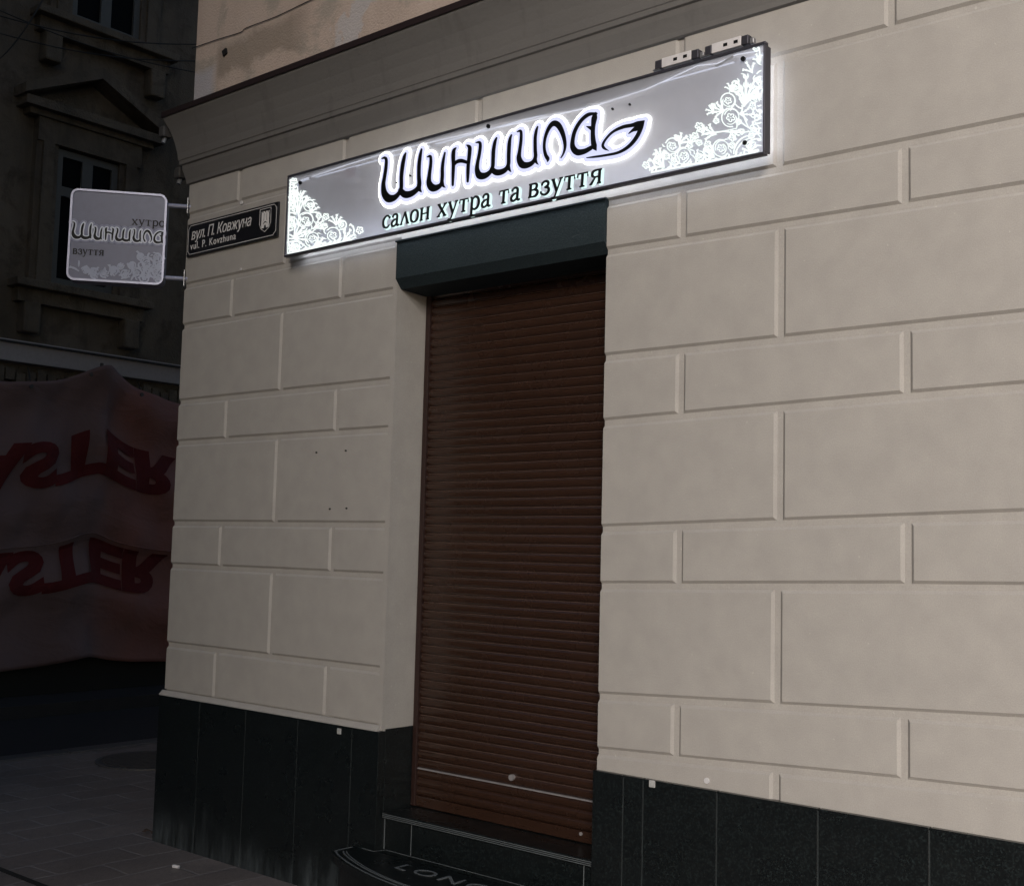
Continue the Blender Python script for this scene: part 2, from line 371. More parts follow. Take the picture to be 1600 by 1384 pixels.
# body of the wall behind the blocks (left of the door, right of it, above it)
box(w, XL + .004, GD, .70, XD0 - .001, .50, 2.93); box(w, XD1 + .001, GD, .70, XR - .002, .50, 2.93); box(w, XL + .004, GD, 2.93, XR - .002, .50, BT + .05)
box(w, XD0 + .006, GD + .001, 2.90, XD1 - .006, .02, 2.93)
VL = [[.42, 1.26], [.837], [.42, 1.26], [.837], [.417, 1.257], [.837], [.417, 1.257], [.84], [.42, 1.259]]
VRT = [[3.115, 3.93], [3.525], [3.132, 3.975], [3.533], [3.133, 3.979], [3.533], [3.133, 3.98], [3.527], [3.132, 3.966], [3.524]]
EDGE = 1.606
rowsL = [BT + .03] + [q[0] for q in GR]
for i in range(9):
    zt, zb = rowsL[i], rowsL[i + 1]
    xs = [XL] + VL[i] + [EDGE]
    if i == 0: xs = [XL] + [.437, 1.252, 2.1, XD1]        # this course runs on over the door
    if i == 1: xs = [XL] + [.837, XD0 + .02]
    for a, b_ in zip(xs, xs[1:]):
        block(w, a, b_, zb, zb, zt, zt, (a != XL, b_ not in (EDGE, XD1, XD0 + .02), i != 8, i != 0))
    if i > 1: box(w, EDGE, 0, zb - (GH + BV if i < 8 else .028), XD0, GD + .004, zt - (GH + BV))   # plain strip at the reveal
box(w, XD0 + .02, 0, GR[1][1] + GH + BV - .004, XD1, GD + .004, GR[0][0] - GH - BV)
tops = [(BT + .03,) * 3] + GR + [(.70, .70, .70)]
for i in range(10):
    if i == 9: zt, zb = tops[9], (.70, .70, .70)
    else: zt, zb = tops[i], tops[i + 1]
    xs = [XD1] + VRT[i] + ([4.86, 5.7, 6.6, 7.5, XR] if i % 2 == 0 else [4.45, 5.3, 6.1, 7.0, 8.0, XR])
    for a, b_ in zip(xs, xs[1:]):
        block(w, a, b_, zl(zb, a), zl(zb, b_), zl(zt, a), zl(zt, b_), (a != XD1, b_ != XR, i != 9, i != 0))
wall = obj('wall', w, M['wall'], B)
# small plaster ledge over the granite base
p = BM(); prism(p, [(XL - .018, -.023, .7445), (XL - .018, .006, .7445), (XL - .018, .006, .768), (XL - .018, -.003, .768), (XL - .018, -.020, .750)], (XD0 - XL + .008, 0, 0))
obj('ledge', p, M['wall'], B)
# granite base: slabs with pale joints
p = BM()
def slabs(y0, y1, z0, xs, ztop):
    for a, b_ in zip(xs, xs[1:]): box(p, a + .0015, y0, z0, b_ - .0015, y1, ztop, .002)
slabs(-.022, .02, -.02, [XL - .016, .332, .706, 1.095, 1.464, XD0 + .0045], .744)
slabs(-.022, .02, -.02, [XD1 - .0045, 2.925, 3.012, 3.316, 3.69, 4.055, 4.5, 5, 5.6, 6.3, 7.1, 8, 9], .738)
box(p, XD0 - .02, .0205, -.02, XD0 + .004, .30, .752, .002); box(p, XD1 - .004, .0205, -.02, XD1 + .02, .30, .742, .002)
box(p, XL - .016, .0205, -.02, XL, 8, .744, .002)
ob = obj('plinth', p, M['granite'], B)
p = BM()
box(p, XL - .0145, -.0205, -.02, XD0 - .01, .01, .738); box(p, XD1 + .006, -.0205, -.02, 8.99, .01, .73)
obj('plinth_joint', p, M['joint'], B)
# side of the building on the cross street, back, roof mass
p = BM(); box(p, XL + .006, .501, .70, XR - .02, 9, BT + .04); box(p, XL + .004, .02, .742, XL + .2, .5, BT)
obj('side_wall', p, M['wall'], B)
p = BM(); box(p, XL - .004, .002, 3.86, XR, 9, 9.5); obj('upper_wall', p, M['upper'], B)
# cornice swept round the corner
prof = [(.0, 3.470), (.012, 3.476), (.014, 3.496), (.022, 3.524), (.030, 3.552), (.032, 3.575), (.042, 3.580), (.044, 3.600), (.048, 3.604), (.052, 3.640), (.064, 3.70), (.080, 3.755), (.098, 3.800), (.110, 3.826), (.112, 3.836), (.112, 3.842), (0, 3.846)]
p = BM(); rows = []
for d, z in prof:
    rows.append([p.verts.new((XR, -d, z)), p.verts.new((XL - d, -d, z)), p.verts.new((XL - d, 9, z))])
for a, b_ in zip(rows, rows[1:]):
    for k in range(2): p.faces.new((a[k], a[k + 1], b_[k + 1], b_[k]))
corn = obj('cornice', p, M['cornice'], B)
p = BM(); prof2 = [(.0, 3.8465), (.112, 3.8425), (.120, 3.838), (.121, 3.868), (.0, 3.905)]; rows = []
for d, z in prof2: rows.append([p.verts.new((XR, -d, z)), p.verts.new((XL - d, -d, z)), p.verts.new((XL - d, 9, z))])
for a, b_ in zip(rows, rows[1:]):
    for k in range(2): p.faces.new((a[k], a[k + 1], b_[k + 1], b_[k]))
obj('flashing', p, M['flash'], B)
# fascia of old mouldings on the upper wall, at the frame's upper edge
p = BM(); prism(p, [(1.72, .004, 3.90), (1.72, -.022, 3.90), (1.72, -.018, 3.985), (1.72, -.006, 4.0), (1.72, .004, 4.0)], (7, 0, 0))
obj('window_apron', p, M['upper'], B)
# plugs left in the wall
for q, rr in (((1105, 1219), .010), ((378, 317), .009), ((377, 421), .006), ((495, 707), .004), ((541, 704), .004), ((542, 794), .004), ((516, 795), .004)):
    c = fac(*q); p = BM(); tube(p, [(c.x, .002, c.z), (c.x, -.006, c.z)], rr, 10); obj('wall_plug', p, M['whitepl'] if rr > .005 else M['cable'], B)

# ================================================================= roller shutter in the doorway
RS = empty('roller_shutter', (2.21, .2, .40), 'closed brown roller shutter filling the shop doorway, under a dark metal box', 'shutter')
SX0, SX1, SY, SZ0, SZ1 = 1.66, 2.785, .205, .425, 2.80
def slat_rows(z0, z1, n):
    out = []
    h = (z1 - z0) / n
    for i in range(n):
        z = z0 + i * h
        for t, d in ((0, .000), (.05, -.0035), (.25, -.0085), (.5, -.0102), (.75, -.0085), (.93, -.0035), (.94, -.0005)): out.append((z + t * h, d))
    out.append((z1, 0)); return out
p = BM(); prev = None
zb = .572
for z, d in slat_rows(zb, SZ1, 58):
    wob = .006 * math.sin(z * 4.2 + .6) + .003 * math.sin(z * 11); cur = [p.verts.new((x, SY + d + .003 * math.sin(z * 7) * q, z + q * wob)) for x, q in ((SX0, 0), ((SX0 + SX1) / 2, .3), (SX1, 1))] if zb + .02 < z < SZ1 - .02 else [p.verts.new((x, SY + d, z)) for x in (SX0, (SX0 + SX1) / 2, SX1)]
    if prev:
        for k in range(2): p.faces.new((prev[k], prev[k + 1], cur[k + 1], cur[k])).material_index = 1 if d == 0 or abs(d + .0005) < 1e-6 else 0  # second material paints the light caught along each slat joint in lighter brown
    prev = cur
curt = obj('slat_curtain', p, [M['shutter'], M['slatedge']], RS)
p = BM(); prev = None
for z, d in slat_rows(.45, .565, 3):
    cur = [p.verts.new((x, SY + d, z)) for x in (SX0, SX1)]
    if prev: p.faces.new((prev[0], prev[1], cur[1], cur[0]))
    prev = cur
obj('lower_slats', p, M['shutter'], RS)
p = BM(); box(p, SX0, SY - .010, .5655, SX1, SY + .004, .5715, .001); obj('joint_strip', p, M['bright'], RS)
p = BM(); box(p, SX0, SY - .012, .405, SX1, SY + .01, .4495, .003); obj('bottom_rail', p, M['shutter'], RS)
for a, b_ in ((1.637, 1.664), (SX1 - .022, SX1 + .002)):
    p = BM(); box(p, a, SY - .022, .405, b_, SY + .02, SZ1, .004); obj('guide_rail', p, M['rail'], RS)
c = fac(800, 1214, SY - .012); p = BM(); tube(p, [(c.x, SY - .02, c.z), (c.x, SY - .004, c.z)], .013, 14); box(p, c.x - .002, SY - .0215, c.z - .007, c.x + .002, SY - .0201, c.z + .007); obj('lock', p, M['bright'], RS)
c = fac(908, 1302, SY - .012); p = BM(); tube(p, [(c.x, SY - .016, c.z), (c.x, SY, c.z)], .007, 10); obj('screw', p, M['bright'], RS)
p = BM(); x0, x1 = 1.634, 2.788
prism(p, [(x0, .29, 2.908), (x0, -.012, 2.908), (x0, -.012, 2.742), (x0, .024, 2.700), (x0, .185, 2.694), (x0, .29, 2.694)], (x1 - x0, 0, 0))
hs = obj('housing', p, M['housing'], RS)
p = BM(); box(p, 1.626, -.016, 2.9085, 2.792, .25, 2.916, .001); obj('drip_edge', p, M['housing'], RS)

# ================================================================= granite entrance step
ST = empty('entrance_step', (2.2, -.1, 0), 'polished black granite step with rounded tread and engraved word, below the shutter', 'step')
p = BM(); box(p, XD0 + .006, .03, -.02, XD1 - .006, .34, .375, .003); obj('riser', p, M['granite_step'], ST)
p = BM(); box(p, XD0 + .006, .010, .3755, XD1 - .006, .34, .402, .006); obj('threshold', p, M['granite_step'], ST)
def bow(t, o=0): return (1.505 + o + (1.42 - 2 * o) * t, -.150 + o - .19 * math.sin(math.pi * t) ** .8)
N = 40; outline = [(*bow(i / N),) for i in range(N + 1)]
p = BM(); prism(p, [(1.505, -.024, .205)] + [(x, y, .205) for x, y in outline] + [(2.925, -.024, .205)], (0, 0, .035)); obj('tread', p, M['granite_step'], ST)
p = BM(); prism(p, [(1.525, -.024, -.02)] + [(x, y, -.02) for x, y in [bow(i / N, .022) for i in range(N + 1)]] + [(2.905, -.024, -.02)], (0, 0, .2245)); obj('tread_base', p, M['granite_step'], ST)
def flat_line(bm, pts, w, z):
    to = Matrix(((1, 0, 0, 0), (0, 0, 1, 0), (0, -1, 0, 0), (0, 0, 0, 1)))    # (x,y,z) -> (x, z, -y)
    ribbon(bm, [(x, y, w) for x, y in pts], -z, .001, False, False, to)
p = BM()
flat_line(p, [bow(i / N, .012) for i in range(N + 1)], .0035, .2412); flat_line(p, [bow(i / N, .034) for i in range(N + 1)], .003, .2412); flat_line(p, [bow(i / N, .044) for i in range(N + 1)], .0022, .2412)
flat_line(p, [(1.512, -.142), (1.512, -.04)], .003, .2412)
flat_line(p, [(1.56, -.0265), (XD0, -.0265), (XD0 + .02, .027), (XD1 - .02, .027), (2.9, -.0265)], .0022, .2412)
obj('engraved_border', p, M['joint2'], ST)
t = text_bm('LONGE', .16, .001, 0, 1, 1.25)
fit(t, 1.885, 2.46, 0, 0)
for v in t.verts: v.co = Vector((v.co.x, -.152 + v.co.z * .68, .2415 + .0005 - v.co.y))
obj('engraved_word', t, M['joint2'], ST)
p = BM()
box(p, XD0 + .0045, .0285, .243, XD0 + .0085, .0305, .374); box(p, 1.80, .0288, .243, 1.803, .0305, .374); box(p, 2.715, .0288, .243, 2.718, .0305, .374)
for k in range(3): box(p, XD0 + .01, .0085, .380 + k * .007, XD1 - .01, .0105, .3822 + k * .007)
obj('edge_line', p, M['joint2'], ST)  # riser lines, plus the threshold nosing highlight painted as pale strips
# ================================================================= small white stickers on the granite base
for q, lab in (((530, 1142), 'small white square tile stuck to the granite base left of the shutter'), ((1019, 1224), 'small white square tile stuck to the granite base right of the shutter')):
    c = fac(*q, -.024); s = .0125
    p = BM(); box(p, c.x - s, -.027, c.z - s, c.x + s, -.0215, c.z + s, .002); lone('white_tile', p, M['whitetile'], lab, 'tile', 'white square tiles on the granite base')

# ================================================================= lit shop sign
SIY = -.09
SG = empty('shop_sign', (2.235, SIY, 2.925), 'long lit clear acrylic shop sign with glowing black lettering and white lace ornaments', 'sign')
SL, SR_, SB, STP = .945, 3.516, 2.927, 3.316
p = BM(); box(p, SL + .004, SIY, SB + .004, SR_ - .004, SIY + .006, STP - .004); obj('panel', p, M['acrylic'], SG)
p = BM(); f1, f2, d = .0045, .007, .020
box(p, SL - f1, SIY - .005, SB - f2, SR_ + f1, SIY + d, SB + .004, .002); box(p, SL - f1, SIY - .005, STP - .004, SR_ + f1, SIY + d, STP + f2, .002)
box(p, SL - f1, SIY - .0045, SB + .0045, SL + .003, SIY + .038, STP - .0045, .002); box(p, SR_ - .003, SIY - .0045, SB + .0045, SR_ + f1, SIY + .038, STP - .0045, .002)
obj('frame', p, M['frame'], SG)
for n_, a_ in enumerate(((SL + .01, STP - .012, SR_ - .01, STP - .007), (SL + .03, SB + .016, SR_ - .03, SB + .020), (SL + .004, SB + .02, SL + .008, STP - .02), (SR_ - .022, SB + .02, SR_ - .018, STP - .02))):
    o_ = (.058, .062, .052, .062)[n_]
    p = BM(); box(p, a_[0], SIY + o_, a_[1], a_[2], SIY + o_ + .004, a_[3]); obj('led_strip', p, M['leds' if n_ in (1, 3) else 'led'], SG)
for x in (1.1, 1.9, 2.7, 3.4):
    for z in (SB + .03, STP - .03):
        p = BM(); tube(p, [(x, SIY + .0065, z), (x, .01, z)], .008, 10); obj('stand_off', p, M['steel'], SG)
def Z1(x, y): return (580 + x / 6.29, 150 + y / 6.29)
def Z2(x, y): return (780 + x / 6.4, 150 + y / 6.4)
def Z3(x, y): return (440 + x / 8.889, 260 + y / 8.889)
def Z4(x, y): return (1000 + x / 6.019, 60 + y / 6.019)
def strokes(Z, lst, k, y=SIY):
    """pencil strokes measured on the sign's face -> (x, z, half width) in metres"""
    out = []
    for st in lst:
        r = []
        for X, Y, Wd in st:
            a = fac(*Z(X, Y), y); b_ = fac(*Z(X + 10, Y), y); r.append((a.x, a.z, Wd / 2 * (b_ - a).length / 10 * k))
        keep = []
        for x, z, h in r:
            if SL + .006 < x < SR_ - .006 and SB + .006 < z < STP - .006: keep.append((x, z, min(h, .5 * h + .25 * min(x - SL, SR_ - x, z - SB, STP - z))))
            elif keep: break
        if len(keep) > 1: out.append(keep)
    return out
LET = [
 (Z1, [[(120, 622, 8), (148, 614, 18), (162, 640, 24), (157, 720, 28), (143, 810, 30), (133, 880, 36), (142, 960, 50), (180, 1010, 56), (235, 1008, 44), (280, 970, 34), (308, 915, 32), (310, 800, 32), (322, 690, 34), (338, 610, 28), (352, 570, 12)],
       [(300, 935, 40), (340, 972, 48), (390, 972, 46), (445, 942, 40), (484, 890, 38), (482, 790, 32), (484, 690, 32), (494, 600, 28), (508, 532, 14)], [(482, 880, 34), (490, 925, 26), (506, 950, 6)]]),
 (Z1, [[(566, 606, 8), (594, 600, 20), (600, 640, 24), (596, 700, 27), (584, 790, 32), (582, 860, 46), (610, 905, 54), (655, 908, 44), (700, 875, 32), (712, 800, 30), (713, 720, 28), (722, 640, 24), (738, 565, 12)], [(708, 850, 32), (722, 890, 18), (740, 905, 5)]]),
 (Z1, [[(848, 516, 6), (826, 545, 30), (820, 600, 34), (822, 680, 30), (818, 780, 26), (815, 880, 18)], [(952, 490, 6), (980, 512, 30), (980, 570, 32), (968, 680, 30), (964, 770, 28), (962, 845, 18)], [(826, 690, 16), (852, 656, 26), (900, 644, 28), (962, 662, 22)]]),
 (Z1, [[(1046, 466, 8), (1078, 464, 20), (1086, 500, 26), (1076, 580, 28), (1060, 660, 30), (1054, 730, 40), (1075, 785, 52), (1125, 792, 46), (1175, 762, 36), (1206, 710, 32), (1212, 620, 32), (1216, 540, 32), (1230, 460, 26), (1246, 420, 12)],
       [(1200, 725, 36), (1235, 755, 44), (1285, 756, 44), (1335, 730, 38), (1362, 680, 32), (1365, 590, 32), (1370, 490, 32), (1378, 430, 24), (1392, 392, 12)], [(1360, 690, 30), (1372, 730, 20), (1386, 752, 5)]]),
 (Z2, [[(196, 366, 8), (228, 358, 20), (234, 400, 24), (230, 470, 27), (218, 560, 30), (212, 630, 44), (240, 690, 54), (290, 700, 46), (345, 675, 36), (376, 620, 32), (374, 540, 30), (374, 430, 28), (384, 360, 24), (398, 316, 12)], [(372, 635, 32), (386, 672, 18), (404, 692, 5)]]),
 (Z2, [[(496, 662, 8), (500, 636, 30), (478, 595, 28), (464, 520, 24), (474, 425, 26), (508, 335, 34), (552, 285, 42), (600, 296, 46), (640, 360, 40), (666, 445, 32), (672, 520, 24), (655, 585, 14), (630, 628, 5)]]),
 (Z2, [[(988, 184, 14), (905, 196, 30), (830, 258, 32), (772, 356, 34), (748, 455, 36), (752, 525, 46), (795, 570, 50), (865, 562, 42), (930, 528, 36)], [(978, 182, 20), (966, 225, 52), (955, 300, 40), (950, 380, 38), (955, 460, 44), (966, 515, 46), (984, 552, 6)], [(888, 314, 5), (932, 330, 30), (955, 345, 30)]]),
]
LEAF = (Z2, [[(1108, 554, 4), (1066, 532, 20), (1050, 498, 22), (1080, 440, 18), (1150, 368, 20), (1250, 320, 28), (1340, 302, 30), (1400, 285, 38), (1466, 256, 5)], [(1464, 258, 5), (1432, 330, 36), (1385, 425, 36), (1310, 512, 30), (1210, 572, 22), (1085, 600, 18), (960, 618, 15), (888, 626, 5)], [(1308, 386, 4), (1350, 352, 24), (1395, 325, 50), (1425, 290, 40)]])
HALO, HALI = BM(), BM()
nstk = 0
def letter(name, spec):
    global nstk
    Z, lst = spec; p = BM()
    for st in strokes(Z, lst, 1.0):
        ribbon(p, st, SIY - .0105 - nstk * .00004, .006); 
        grow = lambda k: [(x, z, h + k) for x, z, h in st]
        ribbon(HALO, grow(.0240), SIY - .0035 - nstk * .00004, .003)
        ribbon(HALI, grow(.0155), SIY - .0062 - nstk * .00004, .002)
        nstk += 1
    obj(name, p, M['ink'], SG)
for L in LET: letter('letter', L)
letter('leaf_emblem', LEAF)
obj('glow_outline', HALO, M['rim'], SG); obj('glow_core', HALI, M['core'], SG)
# caption in slab-serif letters: strokes on a unit grid (x-height 1)
SERIF = {
 'с': (.86, [[(.80, .72, 0), (.80, .92, 0)], [(.78, .80, 1), (.62, .97, 1), (.38, .98, 1), (.14, .75, 1.4), (.10, .48, 1.4), (.18, .18, 1.4), (.42, .02, 1), (.64, .05, 1), (.82, .24, .7)]]),
 'а': (.92, [[(.16, .74, 1.3), (.24, .93, 1), (.45, .99, 1), (.64, .88, 1.3), (.66, .60, 1.4), (.66, .18, 1.4), (.76, .02, 1), (.92, .08, .7)], [(.64, .58, .7), (.34, .52, 1), (.12, .34, 1.3), (.14, .10, 1.3), (.34, .01, 1), (.56, .12, 1), (.66, .30, .8)]]),
 'л': (.95, [[(.10, .02, .8), (.48, 1.0, .8)], [(.46, 1.0, 1.4), (.84, .02, 1.4)], [(-.02, .02, .7), (.26, .02, .7)], [(.68, .02, .7), (.98, .02, .7)]]),
 'о': (.92, [[(.46, .99, .9), (.18, .84, 1.3), (.09, .50, 1.4), (.18, .15, 1.3), (.46, .01, .9), (.74, .15, 1.3), (.83, .50, 1.4), (.74, .84, 1.3), (.46, .99, .9)]]),
 'н': (1.1, [[(.20, .02, 1.4), (.20, .98, 1.4)], [(.86, .02, 1.4), (.86, .98, 1.4)], [(.20, .52, .7), (.86, .52, .7)], [(.04, .98, .7), (.36, .98, .7)], [(.04, .02, .7), (.36, .02, .7)], [(.70, .98, .7), (1.02, .98, .7)], [(.70, .02, .7), (1.02, .02, .7)]]),
 'х': (1.0, [[(.14, .98, 1.4), (.82, .02, 1.4)], [(.82, .98, .8), (.14, .02, .8)], [(.0, .98, .7), (.32, .98, .7)], [(.66, .98, .7), (.98, .98, .7)], [(.0, .02, .7), (.32, .02, .7)], [(.66, .02, .7), (.98, .02, .7)]]),
 'у': (.98, [[(.14, .98, 1.4), (.50, .10, 1.4)], [(.84, .98, .8), (.52, .10, .8), (.36, -.30, .8), (.16, -.40, 1.1), (.08, -.32, 1.2)], [(.0, .98, .7), (.30, .98, .7)], [(.68, .98, .7), (.98, .98, .7)]]),
 'т': (1.0, [[(.48, .98, 1.4), (.48, .02, 1.4)], [(.06, .70, .7), (.08, .97, .7), (.90, .97, .7), (.92, .70, .7)], [(.28, .02, .7), (.70, .02, .7)]]),
 'р': (1.0, [[(.20, .98, 1.4), (.20, -.42, 1.4)], [(.03, .98, .7), (.20, .98, .7)], [(.03, -.42, .7), (.38, -.42, .7)], [(.22, .80, .8), (.46, .98, 1), (.76, .86, 1.3), (.88, .50, 1.4), (.76, .14, 1.3), (.46, .01, 1), (.22, .18, .8)]]),
 'в': (.98, [[(.20, .02, 1.4), (.20, .98, 1.4)], [(.03, .98, .7), (.55, .98, .9), (.74, .86, 1.3), (.70, .64, 1.2), (.50, .54, .8), (.20, .53, .7)], [(.50, .54, .8), (.78, .44, 1.3), (.84, .24, 1.4), (.70, .06, 1.2), (.45, .02, .8), (.03, .02, .7)]]),
 'з': (.85, [[(.14, .70, 1), (.16, .88, 1), (.40, .99, 1), (.66, .88, 1.3), (.64, .64, 1.2), (.36, .54, .8)], [(.36, .54, .8), (.68, .46, 1.3), (.76, .24, 1.4), (.60, .04, 1.1), (.34, .0, 1), (.10, .14, 1), (.06, .30, 1)]]),
 'я': (1.0, [[(.80, .02, 1.4), (.80, .98, 1.4)], [(.97, .98, .7), (.45, .98, .9), (.22, .86, 1.3), (.22, .62, 1.3), (.42, .50, .8), (.80, .50, .7)], [(.46, .50, .8), (.16, .03, 1.2)], [(.02, .02, .7), (.26, .02, .7)], [(.64, .02, .7), (.97, .02, .7)]]),
}
def serif_line(bm, text, x0, z0, x1, z1, xh, y, th, sw, dx=0, dz=0, to=None, shear=.12, fade=None):
    """set text along the line (x0,z0)-(x1,z1), x-height xh"""
    tot = sum(SERIF[c][0] + .10 if c != ' ' else .62 for c in text) - .10; kx = (x1 - x0) / tot; x = 0; n = 0
    for c in text:
        if c == ' ': x += .62; continue
        wd, sts = SERIF[c]
        for st in sts:
            pts = [(x0 + dx + (x + X) * kx + Y * xh * shear, z0 + dz + (z1 - z0) * (x + X) / tot + Y * xh, sw * (Wt if Wt > 0 else .9)) for X, Y, Wt in st]
            ribbon(bm, pts, y - n * .00003, th, False, len(pts) > 4, to); n += 1
        x += wd + .10
a, b_ = fac(598, 358, SIY), fac(941, 286, SIY)
XH = (fac(620, 332, SIY) - fac(620, 350.5, SIY)).length
whole = 'салон хутра та взуття'
def adv(t): return sum(SERIF[c][0] + .10 if c != ' ' else .62 for c in t)
for wd in whole.split():
    i0 = whole.index(wd); t0 = adv(whole[:i0]) / (adv(whole) - .1); t1 = (adv(whole[:i0 + len(wd)]) - .1) / (adv(whole) - .1); pa, pb = a.lerp(b_, t0), a.lerp(b_, t1)
    p = BM(); serif_line(p, wd, pa.x, pa.z, pb.x, pb.z, XH, SIY - .006, .002, .0046, shear=.06); cw = obj('caption_word', p, M['ink'], SG)
    p = BM(); serif_line(p, wd, pa.x, pa.z, pb.x, pb.z, XH, SIY - .0025, .002, .0072, .0075, -.0035, shear=.06); obj('lit_edge', p, M['capt'], cw)
# lace ornaments: scrolls, rosettes and plumes
def ring(lst, cx, cy, r, w=9, a0=0, a1=330, squash=1):
    n = 9; lst.append([(cx + r * math.cos(math.radians(a0 + (a1 - a0) * i / n)), cy + r * squash * math.sin(math.radians(a0 + (a1 - a0) * i / n)), w) for i in range(n + 1)])
def flower(lst, cx, cy, r, w=8):
    for k in range(5):
        a = 2 * math.pi * k / 5 + .4
        px_, py_ = cx + r * .62 * math.cos(a), cy + r * .62 * math.sin(a); s = r * .33
        lst.append([(px_ + s * math.cos(a + q), py_ + s * math.sin(a + q), w) for q in (-2.2, -1.1, 0, 1.1, 2.2)])
    lst.append([(cx - r * .1, cy, w * .8), (cx + r * .1, cy + r * .03, w * .8)])
def rosette(lst, cx, cy, r, w=9, a0=20):
    """a rose: nested crescents round a five petalled heart, small leaves outside"""
    ring(lst, cx, cy, r, w, a0, a0 + 250, 1.05); ring(lst, cx + r * .10, cy - r * .06, r * .82, w * .7, a0 + 120, a0 + 330, 1.05); ring(lst, cx - r * .05, cy + r * .08, r * .68, w * .6, a0 + 260, a0 + 400, 1.0)
    flower(lst, cx, cy, r * .50, w * .8)
    for k in range(3):
        a = math.radians(a0 + 255 + k * 38); lst.append([(cx + r * 1.0 * math.cos(a), cy + r * math.sin(a), w * .5), (cx + r * 1.22 * math.cos(a + .1), cy + r * 1.22 * math.sin(a + .1), w * 1.1), (cx + r * 1.42 * math.cos(a + .3), cy + r * 1.42 * math.sin(a + .3), w * .4)])
def plume(lst, x, y, ang, ln, bend=.5, w=13, bud=True):
    """a tapering tendril whose tip curls over, with small side leaves"""
    pts = []; a = ang; n = 9; X, Y = x, y; sg = 1 if bend >= 0 else -1
    for i in range(n + 1):
        t = i / n; pts.append((X, Y, w * (.45 + .65 * math.sin(math.pi * min(1, t * .9 + .12))) * (1 if not bud or t < .8 else .8)))
        st = ln / n * (1 if t < .65 or not bud else .62)
        X += st * math.cos(a); Y += st * math.sin(a); a += bend / n + (sg * .62 if bud and t > .62 else 0)
        if bud and i in (3, 5) and ln > w * 6:
            for q in (-1, 1):
                b = a + q * .75; l2 = ln * .15; lst.append([(X, Y, w * .3), (X + l2 * .5 * math.cos(b), Y + l2 * .5 * math.sin(b), w * .62), (X + l2 * math.cos(b - q * .4), Y + l2 * math.sin(b - q * .4), w * .2)])
    lst.append(pts)
def fan(lst, x, y, ang, ln, n=5, spread=1.4, w=12):
    for k in range(n):
        t = (k / (n - 1) - .5) if n > 1 else 0
        plume(lst, x, y, ang + t * spread, ln * (1 - .35 * abs(t)), t * 1.5, w)
R4 = []
for q in ((830, 590, 68), (855, 748, 84), (310, 1015, 70), (412, 1108, 76), (765, 1035, 76)): rosette(R4, *q, 10, random.randint(0, 300))
fan(R4, 985, 640, -1.35, 400, 4, .55, 22); plume(R4, 985, 640, -1.8, 270, -1.4, 16); plume(R4, 1000, 620, -.9, 170, .7, 15); plume(R4, 1005, 600, -1.05, 220, .5, 14); plume(R4, 985, 640, -2.3, 150, .9, 14)
for q in ((1095, 100, 30), (1115, 400, 30), (1105, 720, 60), (560, 830, 38), (520, 920, 34), (930, 790, 26), (60, 1195, 34), (875, 940, 34), (1060, 1010, 40), (560, 985, 30)): flower(R4, *q, 10)
fan(R4, 790, 690, -2.75, 150, 5, 1.5, 13); fan(R4, 720, 905, -2.9, 180, 4, .9, 14); plume(R4, 640, 890, -.02, 260, -.3, 12, False); plume(R4, 790, 880, .1, 270, -.25, 12, False)
fan(R4, 370, 1000, -1.1, 150, 4, 1.2, 15); fan(R4, 700, 1120, -2.7, 170, 4, 1.3, 15); fan(R4, 230, 1215, -2.4, 220, 4, 1.2, 17); plume(R4, 160, 1215, -2.4, 150, 2.4, 15)
plume(R4, 885, 1090, -1.5, 230, 1.3, 14, False); plume(R4, 900, 1085, -1.2, 250, 1.1, 12, False); plume(R4, 970, 690, 1.35, 170, -.3, 13, False); plume(R4, 1035, 850, -2.6, 170, .3, 13, False)
plume(R4, 1060, 790, 1.3, 190, -.6, 14, False); plume(R4, 990, 1010, -.8, 170, .9, 14, False); fan(R4, 1040, 1080, -1.5, 130, 5, 1.8, 15); plume(R4, 900, 620, 1.0, 90, -1, 12)
fan(R4, 1140, 560, -2.3, 130, 4, 1.4, 12); fan(R4, 1140, 470, -2.2, 100, 3, 1, 12); fan(R4, 1140, 760, -2.6, 120, 3, 1.4, 12); fan(R4, 1130, 230, -2.0, 110, 3, .8, 12); plume(R4, 1125, 90, 1.5, 160, .1, 10)
for i in range(22):
    x = 110 + i * 46; plume(R4, x, 1268 - .192 * (x - 100), -1.2 - .5 * math.sin(i * 1.7), 55 + 20 * math.sin(i * 2.3), .9 * math.sin(i), 16)
for i in range(16): y = 200 + i * 54; plume(R4, 1142, y, math.pi + .5 * math.sin(i * 2.1), 55 + 15 * math.sin(i * 1.3), math.sin(i * 1.9), 13)
for q in ((690, 640, 26), (940, 520, 28), (470, 1010, 30), (640, 1000, 34), (870, 1010, 30), (1060, 640, 34), (350, 940, 28), (250, 1110, 34), (1050, 920, 30), (170, 1150, 30), (720, 780, 28), (960, 880, 28)): flower(R4, *q, 10)
for q in ((560, 1110, 46), (1075, 560, 44), (1080, 860, 46), (900, 470, 40), (640, 1060, 40), (330, 1150, 44)): rosette(R4, *q, 9, random.randint(0, 300))
fan(R4, 700, 700, -2.5, 110, 4, 1.3, 11); fan(R4, 600, 900, -1.9, 110, 4, 1.2, 11); fan(R4, 860, 500, -1.7, 110, 4, 1.2, 11); fan(R4, 480, 990, -1.3, 110, 4, 1.4, 11); fan(R4, 940, 720, -.3, 140, 4, 1.4, 11); fan(R4, 860, 870, .9, 120, 4, 1.4, 11); fan(R4, 200, 1130, -1.9, 130, 4, 1.0, 12); fan(R4, 1060, 330, -2.1, 150, 3, .9, 13)
plume(R4, 120, 1262, -.192, 1010, 0, 17, False)
p = BM()
for i, st in enumerate(strokes(Z4, R4, .80)): ribbon(p, st, SIY - .003 - (i % 40) * .00005, .003)
